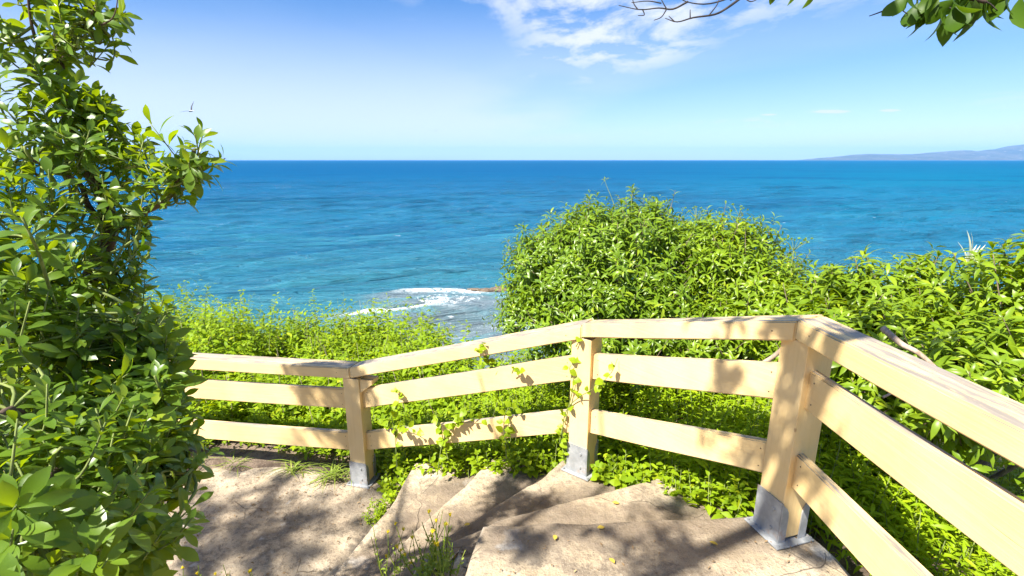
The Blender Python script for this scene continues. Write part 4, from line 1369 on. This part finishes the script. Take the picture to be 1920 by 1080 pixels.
vine('vine with a bare curving stem wrapped round the second post from the corner', [[F1(1060, 870), F1(1055, 810), F1(1062, 770), F1(1085, 745, 0.10), F2(1115, 728, 0.12), F2(1145, 700, 0.10), F2(1158, 672, 0.04)], [F1(1060, 790), F1(1075, 720, 0.08), F1(1068, 690, 0.08), F1(1080, 680, 0.08)], [F1(1080, 650, 0.08), F1(1090, 632, 0.08)], [F1(1055, 800), F1(1050, 830, 0.08), F1(1060, 850)]], 0.055, 64, 0.06)


# leafy weeds spilling over the edge of the steps
def clump(name, label, cat, pts, hgt, leaf, seed, mat, tpl, n_leaf=(6, 11), group='weeds spilling onto the steps'):
    g = np.random.default_rng(seed)
    root = empty(name, pts[0], label, cat, group)
    lv, tb = Leaves(), Tubes()
    for p in pts:
        p = np.array(p)
        d = np.array([g.normal(0, 0.35), g.normal(-0.12, 0.3), 1.0])
        d /= np.linalg.norm(d)
        h = hgt * (0.5 + 0.8 * g.random())
        whorl(lv, p + d * h * 0.15, d, int(g.integers(*n_leaf)), leaf * (0.75 + 0.5 * g.random()), h * 0.85, 40, 95, 0.4, g)
        tb.add([p, p + d * h], [0.003, 0.0012], 4)
    tag(link('stems', tb.mesh('stems'), root, M_STEM), kind='stuff')
    put_leaves(root, lv, tpl, mat, 300)


def spread(c, rx, ry, n, seed, z=None):
    g = np.random.default_rng(seed)
    return [Vector((c[0] + g.normal(0, rx), c[1] + g.normal(0, ry), c[2])) for _ in range(n)]


clump('leafy_weed', 'leafy weed clump against the steel shoe of the second post from the corner', 'weed', spread((0.70, 2.98, -0.36), 0.07, 0.06, 22, 71), 0.16, 0.055, 72, M_LEAF_BANK, T_BROAD)
clump('leafy_weed', 'broad leaved weeds hanging over the curved outer edge of the second step', 'weed', spread((1.02, 2.78, -0.30), 0.12, 0.06, 40, 73), 0.18, 0.06, 74, M_LEAF_BANK, T_BROAD)
clump('leafy_weed', 'weeds spilling over the end of the third step below the sloping rail', 'weed', spread((0.28, 3.42, -0.58), 0.16, 0.07, 46, 75), 0.20, 0.055, 76, M_LEAF_BANK, T_BROAD)
clump('leafy_weed', 'weeds growing out of the far end of the lowest step', 'weed', spread((-0.60, 3.86, -0.85), 0.22, 0.06, 50, 77), 0.20, 0.055, 78, M_LEAF_BANK, T_BROAD)
clump('leafy_weed', 'small leaves creeping in the joint at the end of the fourth step', 'weed', spread((-0.17, 3.42, -0.58), 0.06, 0.07, 10, 79), 0.08, 0.04, 80, M_LEAF_BANK, T_BROAD)
clump('leafy_weed', 'green weeds in the gap between the corbel post and the lowest step', 'weed', spread((-1.02, 3.72, -0.98), 0.09, 0.12, 26, 81), 0.18, 0.05, 82, M_LEAF_UNDER, T_BROAD)
clump('mossy_tuft', 'yellow feathery tuft in the joint beside the lowest step', 'weed', spread((-1.07, 3.38, -0.99), 0.035, 0.12, 34, 83), 0.10, 0.028, 84, M_LEAF_BANK, T_SMALL, (10, 16))


def tuft(label, c, n, h, seed, mat=None, spreadr=0.05):
    g = np.random.default_rng(seed)
    lv = Leaves()
    a = g.random(n) * 6.28
    D = np.stack([np.cos(a) * 0.7, np.sin(a) * 0.7, 0.5 + g.random(n) * 0.9], 1)
    P = np.array(c)[None] + np.stack([g.normal(0, spreadr, n), g.normal(0, spreadr * 0.7, n), np.zeros(n)], 1)
    lv.add(P, D, np.tile([0, 0, 1.0], (n, 1)) + g.normal(0, 0.1, (n, 3)), h * (0.6 + 0.7 * g.random(n)))
    o = link('grass_tuft', lv.merged('grass_tuft', T_BLADE), None, mat or M_GRASS)
    tag(o, label, 'grass', 'grass tufts along the foot of the fence')


tuft('broad grass tuft beside the shoe of the corbel post', (-1.62, 3.93, -1.0), 60, 0.20, 91)
tuft('grass tuft under the bottom rail, next but one to the corbel post', (-2.0, 4.0, -1.0), 46, 0.20, 92)
tuft('small grass tuft standing alone at the edge of the landing by the bush', (-2.62, 4.1, -1.0), 34, 0.16, 93)
tuft('thin grass tuft at the landing edge half hidden by the bush', (-3.0, 4.12, -1.0), 26, 0.15, 94)
tuft('grass tuft right behind the corbel post', (-1.36, 4.02, -1.0), 40, 0.18, 95)


# flowering weeds at the camera's feet
def flower_weed(label, c, n, h, seed, heads=True):
    g = np.random.default_rng(seed)
    c = Vector(c)
    root = empty('yellow_flower_weed', c, label, 'weed', 'yellow flowered weeds in the joints of the steps')
    tb, lv = Tubes(), Leaves()
    fm = None
    for k in range(n):
        b = c + Vector((g.normal(0, 0.05), g.normal(0, 0.04), 0))
        hh_ = h * (0.5 + 0.6 * g.random())
        lean = Vector((g.normal(0, 0.18), g.normal(0, 0.12), 1)).normalized()
        tip = b + lean * hh_ + Vector((g.normal(0, 0.02), 0, 0))
        sp = smooth_path([b, b.lerp(tip, 0.5) + Vector((g.normal(0, 0.012), g.normal(0, 0.012), 0)), tip], 4)
        tb.add(sp, list(np.linspace(0.0034, 0.0016, len(sp))), 4)
        m = 7
        ks = np.linspace(0.05, 0.75, m)
        P = np.array([b.lerp(tip, float(q)) for q in ks])
        D = np.stack([g.normal(0, 1, m), g.normal(0, 1, m), np.full(m, 0.8)], 1)
        lv.add(P, D, np.tile([0, 0, 1.0], (m, 1)), 0.045 * (1.1 - ks))
        if heads and k % 2 == 0:
            bm = bmesh.new()
            bmesh.ops.create_cone(bm, cap_ends=True, segments=8, radius1=0.0035, radius2=0.0075, depth=0.014)
            for q in range(8):
                a = q * math.pi / 4
                v = [bm.verts.new((math.cos(a + e) * r_, math.sin(a + e) * r_, 0.007 + z_)) for e, r_, z_ in ((-0.3, 0.006, 0), (0.0, 0.014, 0.004), (0.3, 0.006, 0))]
                bm.faces.new(v)
            me = from_bm('flower', bm)
            o = link('flower', me, None, M_YELLOW)
            o.parent = root
            o.location = tip - c
            o.rotation_euler = (g.normal(0, 0.4), g.normal(0, 0.4), 0)
    tag(link('stems', tb.mesh('stems'), root, M_GRASS), kind='stuff')
    o = link('leaves', lv.merged('leaves', T_SMALL), root, M_GRASS)
    tag(o, kind='stuff')


flower_weed('tallest yellow flowered weed, in the crook beside the top step', (-0.36, 1.92, -0.14), 26, 0.36, 101)
flower_weed('sparse yellow flowered weed on the step below the crook', (-0.62, 2.28, -0.57), 14, 0.40, 102)
flower_weed('thin flowering weeds at the foot of the lowest step', (-1.15, 2.35, -0.985), 14, 0.36, 103)
flower_weed('pale seeded weeds standing on the landing', (-1.55, 2.45, -0.985), 14, 0.36, 104)
flower_weed('wispy flowering weeds on the landing in front of the bush', (-1.95, 2.62, -0.985), 8, 0.26, 105)

# fallen leaves
FL = mesh_np('fallen_leaf', *leaf_template(5, 0.5, 0.5, 0.2, 0.15))
for k, (x, y, z, a, lab) in enumerate([(1040, 1012, 0.0, 1.4, 'yellow fallen leaf on the top step, by the fine crack'), (1120, 990, 0.0, 0.4, 'tiny yellow fallen leaf close to the back edge of the top step'), (1346, 1022, 0.0, 2.2, 'bright yellow fallen leaf on the top step near the corner post'),
                                       (1148, 942, -0.18, 0.1, 'olive fallen leaf on the second step'), (1152, 1056, 0.0, 1.9, 'faded fallen leaf in the sunny part of the top step'), (870, 985, -0.36, 0.6, 'orange fallen leaf at the edge of the third step')]):
    u, v = (x - 960) / FPX, (y - 540) / FPX
    dr = at(x, y, 1.0) - Vector((0, 0, EYE))
    p = Vector((0, 0, EYE)) + dr * ((z + 0.016 - EYE) / dr.z)
    o = link('fallen_leaf', FL, None, M_FALLEN)
    o.location = p
    o.rotation_euler = (0.1, 0.05, a)
    o.scale = (0.045, 0.045, 0.045)
    tag(o, lab, 'leaf', 'fallen leaves on the steps')


# dead wood in the shrubs
def stick(label, p, r0, r1):
    t = Tubes()
    sp = smooth_path(p, 5)
    t.add(sp, list(np.linspace(r0, r1, len(sp))), 7)
    o = link('dead_branch', t.mesh('dead_branch'), None, M_DEAD)
    tag(o, label, 'branch', 'dead branches among the shrubs')


stick('thick bleached dead branch lying on the shrub behind the weathered rail', [at(1655, 615, 2.5), at(1690, 645, 2.42), at(1722, 662, 2.35), at(1760, 695, 2.3)], 0.017, 0.009)
stick('grey dead branch slanting behind the corner post', [at(1425, 685, 2.75), at(1455, 665, 2.7), at(1480, 640, 2.65), at(1500, 625, 2.6)], 0.014, 0.009)
stick('thin pale dead stick in the weeds past the corner', [at(1655, 745, 2.35), at(1690, 730, 2.35), at(1730, 722, 2.4)], 0.006, 0.003)


# ------------------------------------------------------------------ tall stalks against the sea
def sprig(name, label, p, leafs, leaf, seed, mat=M_LEAF_SHRUB, r=0.004):
    g = np.random.default_rng(seed)
    root = empty(name, p[0], label, 'plant')
    t = Tubes()
    sp = smooth_path(p, 5)
    t.add(sp, list(np.linspace(r, r * 0.4, len(sp))), 5)
    link('stem', t.mesh('stem'), root, M_STEM)
    lv = Leaves()
    d = np.array(sp[-1] - sp[-3])
    whorl(lv, np.array(sp[-3]), d, leafs, leaf, float(np.linalg.norm(d)), 20, 80, 0.3, g)
    put_leaves(root, lv, T_SHRUB, mat, 60)


sprig('wild_shoot', 'thin bare shoot rising above the rounded shrub with few leaves', [at(1160, 420, 4.6), at(1150, 380, 4.6), at(1138, 350, 4.6), at(1133, 335, 4.6)], 8, 0.05, 111)
sprig('wild_shoot', 'leafy shoot topping the rounded shrub', [at(1182, 430, 4.6), at(1184, 385, 4.6), at(1185, 365, 4.6), at(1186, 352, 4.6)], 14, 0.075, 112)


def fennel(label, p, seed, n=9, rad=0.06):
    g = np.random.default_rng(seed)
    root = empty('wild_fennel', p[0], label, 'plant', 'fennel heads above the shrubs')
    t = Tubes()
    sp = smooth_path(p, 4)
    t.add(sp, list(np.linspace(0.005, 0.003, len(sp))), 5)
    link('stem', t.mesh('stem'), root, M_STEM)
    for k in range(n):
        a = g.random() * 6.28
        tip = sp[-1] + Vector((math.cos(a) * rad * (0.4 + g.random()), math.sin(a) * rad, 0.05 + 0.05 * g.random()))
        t = Tubes()
        t.add([sp[-1], sp[-1].lerp(tip, 0.6) + Vector((0, 0, 0.008)), tip], [0.0022, 0.0016, 0.0012], 4)
        ray = link('flower_stalk', t.mesh('flower_stalk'), root, M_STEM)
        lv = Leaves()
        m = 9
        D = g.normal(0, 1, (m, 3)); D[:, 2] = np.abs(D[:, 2]) + 0.3
        lv.add(np.tile(np.array(tip), (m, 1)), D, np.tile([0, 0, 1.0], (m, 1)) + g.normal(0, 0.3, (m, 3)), 0.012 + 0.008 * g.random(m))
        h = link('flower_head', lv.merged('flower_head', T_BROAD), root, M_LEAF_BANK)


fennel('wild fennel with spreading flower heads above the shrub beside the corner post', [at(1480, 560, 3.8), at(1484, 500, 3.8), at(1488, 470, 3.8)], 121, 9, 0.09)
fennel('wild fennel poking out of the lighter shrub against the sea', [at(1330, 470, 4.5), at(1318, 425, 4.5), at(1305, 410, 4.5)], 122, 7, 0.08)
fennel('wild fennel at the top of the lighter shrub', [at(1370, 480, 4.4), at(1380, 420, 4.4), at(1385, 405, 4.4)], 123, 6, 0.06)
for k, (x, y, dd, lab) in enumerate([(385, 585, 6.4, 'tall weed stalk on the bright bank next to the bush'), (440, 590, 6.2, 'leaning weed stalk on the bright bank'), (505, 600, 6.0, 'weed stalk in the dip of the bright bank'), (590, 590, 6.2, 'bushy weed stalk topping the bright bank'),
                                     (690, 605, 5.6, 'weed stalk on the bank in front of the foam'), (720, 600, 5.5, 'dark leaved weed stalk on the bank before the foam'), (790, 640, 5.2, 'weed stalk low on the bank beside the reef water'), (870, 660, 4.8, 'weed stalk behind the sloping top rail')]):
    g_ = np.random.default_rng(200 + k)
    b = at(x, y + 60, dd)
    root = empty('tall_weed', b, lab, 'weed', 'stalks standing above the bank weeds')
    t = Tubes()
    tp_ = at(x + g_.normal(0, 8), y - 38 + g_.normal(0, 6), dd)
    sp = smooth_path([b, b.lerp(tp_, 0.5) + Vector((g_.normal(0, 0.03), 0, 0)), tp_], 5)
    t.add(sp, list(np.linspace(0.005, 0.002, len(sp))), 4)
    link('stem', t.mesh('stem'), root, M_STEM)
    lv = Leaves()
    for q in range(3, len(sp)):
        whorl(lv, np.array(sp[q]), np.array([0, 0, 1.0]) + g_.normal(0, 0.2, 3), 4, 0.062, 0.05, 40, 90, 0.4, g_)
    put_leaves(root, lv, T_SMALL, M_LEAF_BANK, 60)


def reed(label, x, y, dd, h, plume, seed):
    g = np.random.default_rng(seed)
    b = at(x, y + 90, dd)
    root = empty('reed', b, label, 'reed', 'reeds behind the shrubs')
    top = at(x, y, dd)
    t = Tubes()
    t.add(smooth_path([b, b.lerp(top, 0.5), top], 4), list(np.linspace(0.006, 0.002, 9)), 5)
    link('stem', t.mesh('stem'), root, M_PALE)
    n = plume
    tpl = leaf_template(6, 0.10, 0.4, 0.3, 0.25)
    me = mesh_np('blade', *tpl)
    me.materials.append(M_PALE)
    for k in range(n):
        o = bpy.data.objects.new('blade', me)
        col.objects.link(o)
        d = np.array([[g.normal(-0.05, 0.22), g.normal(0, 0.22), 1.0]])
        M_ = frames(d, np.array([[g.normal(0, 1), -1.0, 0.1]]))[0] * h * (0.6 + 0.5 * g.random())
        T = np.eye(4); T[:3, :3] = M_; T[:3, 3] = np.array(b.lerp(top, 0.55 + 0.25 * g.random()) - b)
        o.parent = root
        o.matrix_basis = Matrix(T.tolist())


reed('pale feathery reed plume standing above the wide shrub', 1815, 470, 3.6, 0.24, 7, 131)
reed('thin pale reed blades in the gap between the two long leaved shrubs', 1748, 545, 3.7, 0.26, 3, 132)


# ------------------------------------------------------------------ gulls
def gull(label, c, span, heading, bank):
    root = empty('seagull', c, label, 'bird', 'gulls over the sea')
    bm = bmesh.new()
    n, m = 12, 10
    rings = []
    for i in range(n + 1):
        u = i / n
        r = 0.085 * math.sin(math.pi * min(1, (u * 0.97 + 0.02)) ** 0.8) ** 0.8 * (1.0 if u < 0.75 else 1 - 0.3 * (u - 0.75) / 0.25)
        if u < 0.18: r = max(r, 0.045 * math.sin(math.pi * min(1, u / 0.3 + 0.12)))
        rings.append([bm.verts.new((0.28 - 0.6 * u, math.cos(q * 2 * math.pi / m) * r, math.sin(q * 2 * math.pi / m) * r * 0.85)) for q in range(m)])
    for a, b in zip(rings[:-1], rings[1:]):
        for q in range(m):
            bm.faces.new((a[q], a[(q + 1) % m], b[(q + 1) % m], b[q]))
    bm.faces.new(rings[0]); bm.faces.new(rings[-1])
    white = plain_mat('gull_white', (0.30, 0.31, 0.33))
    grey = plain_mat('gull_grey', (0.05, 0.06, 0.08))
    M = Matrix.Rotation(heading, 4, 'Z') @ Matrix.Rotation(bank, 4, 'X')
    def put(nm, me, mat):
        o = link(nm, me, None, mat)
        o.parent = root
        o.matrix_basis = M
        o.scale = (span,) * 3
    put('body', from_bm('body', bm), white)
    for s in (-1, 1):
        bm = bmesh.new()
        rows = []
        for i in range(9):
            t = i / 8
            y = 0.07 + 0.62 * t
            z = 0.03 + 0.26 * math.sin(min(t, 0.55) / 0.55 * 1.35) * 0.75 + max(0, t - 0.55) * 0.30
            ch = 0.19 * (1 - t ** 2.2) + 0.015
            x0 = 0.10 + 0.05 * math.sin(t * 2.6) - 0.20 * max(0, t - 0.5)
            th = 0.016 * (1 - t) + 0.004
            rows.append([bm.verts.new((x0, s * y, z)), bm.verts.new((x0 - ch * 0.4, s * y, z + th)), bm.verts.new((x0 - ch, s * y, z)), bm.verts.new((x0 - ch * 0.4, s * y, z - th * 0.5))])
        for a, b in zip(rows[:-1], rows[1:]):
            for q in range(4):
                bm.faces.new((a[q], a[(q + 1) % 4], b[(q + 1) % 4], b[q]))
        bm.faces.new(rows[0]); bm.faces.new(rows[-1])
        put('wing', from_bm('wing', bm), grey)
    bm = bmesh.new()
    a = [bm.verts.new(p) for p in ((-0.28, -0.03, 0.008), (-0.28, 0.03, 0.008), (-0.44, 0.07, 0.004), (-0.44, -0.07, 0.004))]
    b = [bm.verts.new(p) for p in ((-0.28, -0.03, -0.008), (-0.28, 0.03, -0.008), (-0.44, 0.07, -0.004), (-0.44, -0.07, -0.004))]
    bm.faces.new(a); bm.faces.new(b)
    for q in range(4):
        bm.faces.new((a[q], a[(q + 1) % 4], b[(q + 1) % 4], b[q]))
    put('tail', from_bm('tail', bm), white)


gull('gull with dark raised wing gliding over the sea beside the bush', at(358, 208, 34), 0.95, R(150), R(-38))
gull('tiny far gull, a pale speck in the sky', at(818, 246, 110), 1.0, R(100), R(5))


# ------------------------------------------------------------------ litter and grit on the stone
M_LITTER = leaf_mat('dry_litter', (0.10, 0.06, 0.03), (0.30, 0.20, 0.10), (0.2, 0.13, 0.05), 0.1, 0.8, 0.1, (0.45, 0.36, 0.18))
g = np.random.default_rng(141)


def litter(name, n, pick, size, tpl, mat):
    lv = Leaves()
    P = np.array([pick() for _ in range(n)])
    a = g.random(n) * 6.28
    D = np.stack([np.cos(a), np.sin(a), g.normal(0, 0.12, n)], 1)
    lv.add(P, D, np.tile([0, 0, 1.0], (n, 1)) + g.normal(0, 0.25, (n, 3)), size * (0.5 + g.random(n)))
    tag(link(name, lv.merged(name, tpl), None, mat), kind='stuff')


def on_landing():
    x = g.uniform(-3.2, -1.15)
    y = fence_y(x) - abs(g.normal(0, 0.5)) + 0.05 if g.random() < 0.6 else g.uniform(2.2, 3.8)
    return (x, y, -0.972)


def on_top_step():
    return (g.uniform(-0.1, 1.45), 2.1 - abs(g.normal(0, 0.35)), 0.012) if g.random() < 0.7 else (1.45 - abs(g.normal(0, 0.12)), g.uniform(1.2, 2.1), 0.012)


litter('leaf_litter', 420, on_landing, 0.022, leaf_template(2, 0.4, 0.5, 0.3, 0.2), M_LITTER)
litter('leaf_litter', 130, on_top_step, 0.016, leaf_template(2, 0.4, 0.5, 0.3, 0.2), M_LITTER)
# dry stalks among the bank weeds
pts = scatter(130, -5.0, 0.0, 4.4, 7.2, lambda x, y: y > fence_y(x) + 0.5, g)
tb = Tubes()
for p in pts:
    h_ = g.uniform(0.35, 0.85)
    tip_ = p + np.array([g.normal(0, 0.12), g.normal(0, 0.12), h_])
    tb.add(smooth_path([p, (p + tip_) / 2 + g.normal(0, 0.02, 3), tip_], 3), list(np.linspace(0.004, 0.0015, 7)), 4)
tag(link('dry_stalks', tb.mesh('dry_stalks'), None, M_DEAD), kind='stuff')
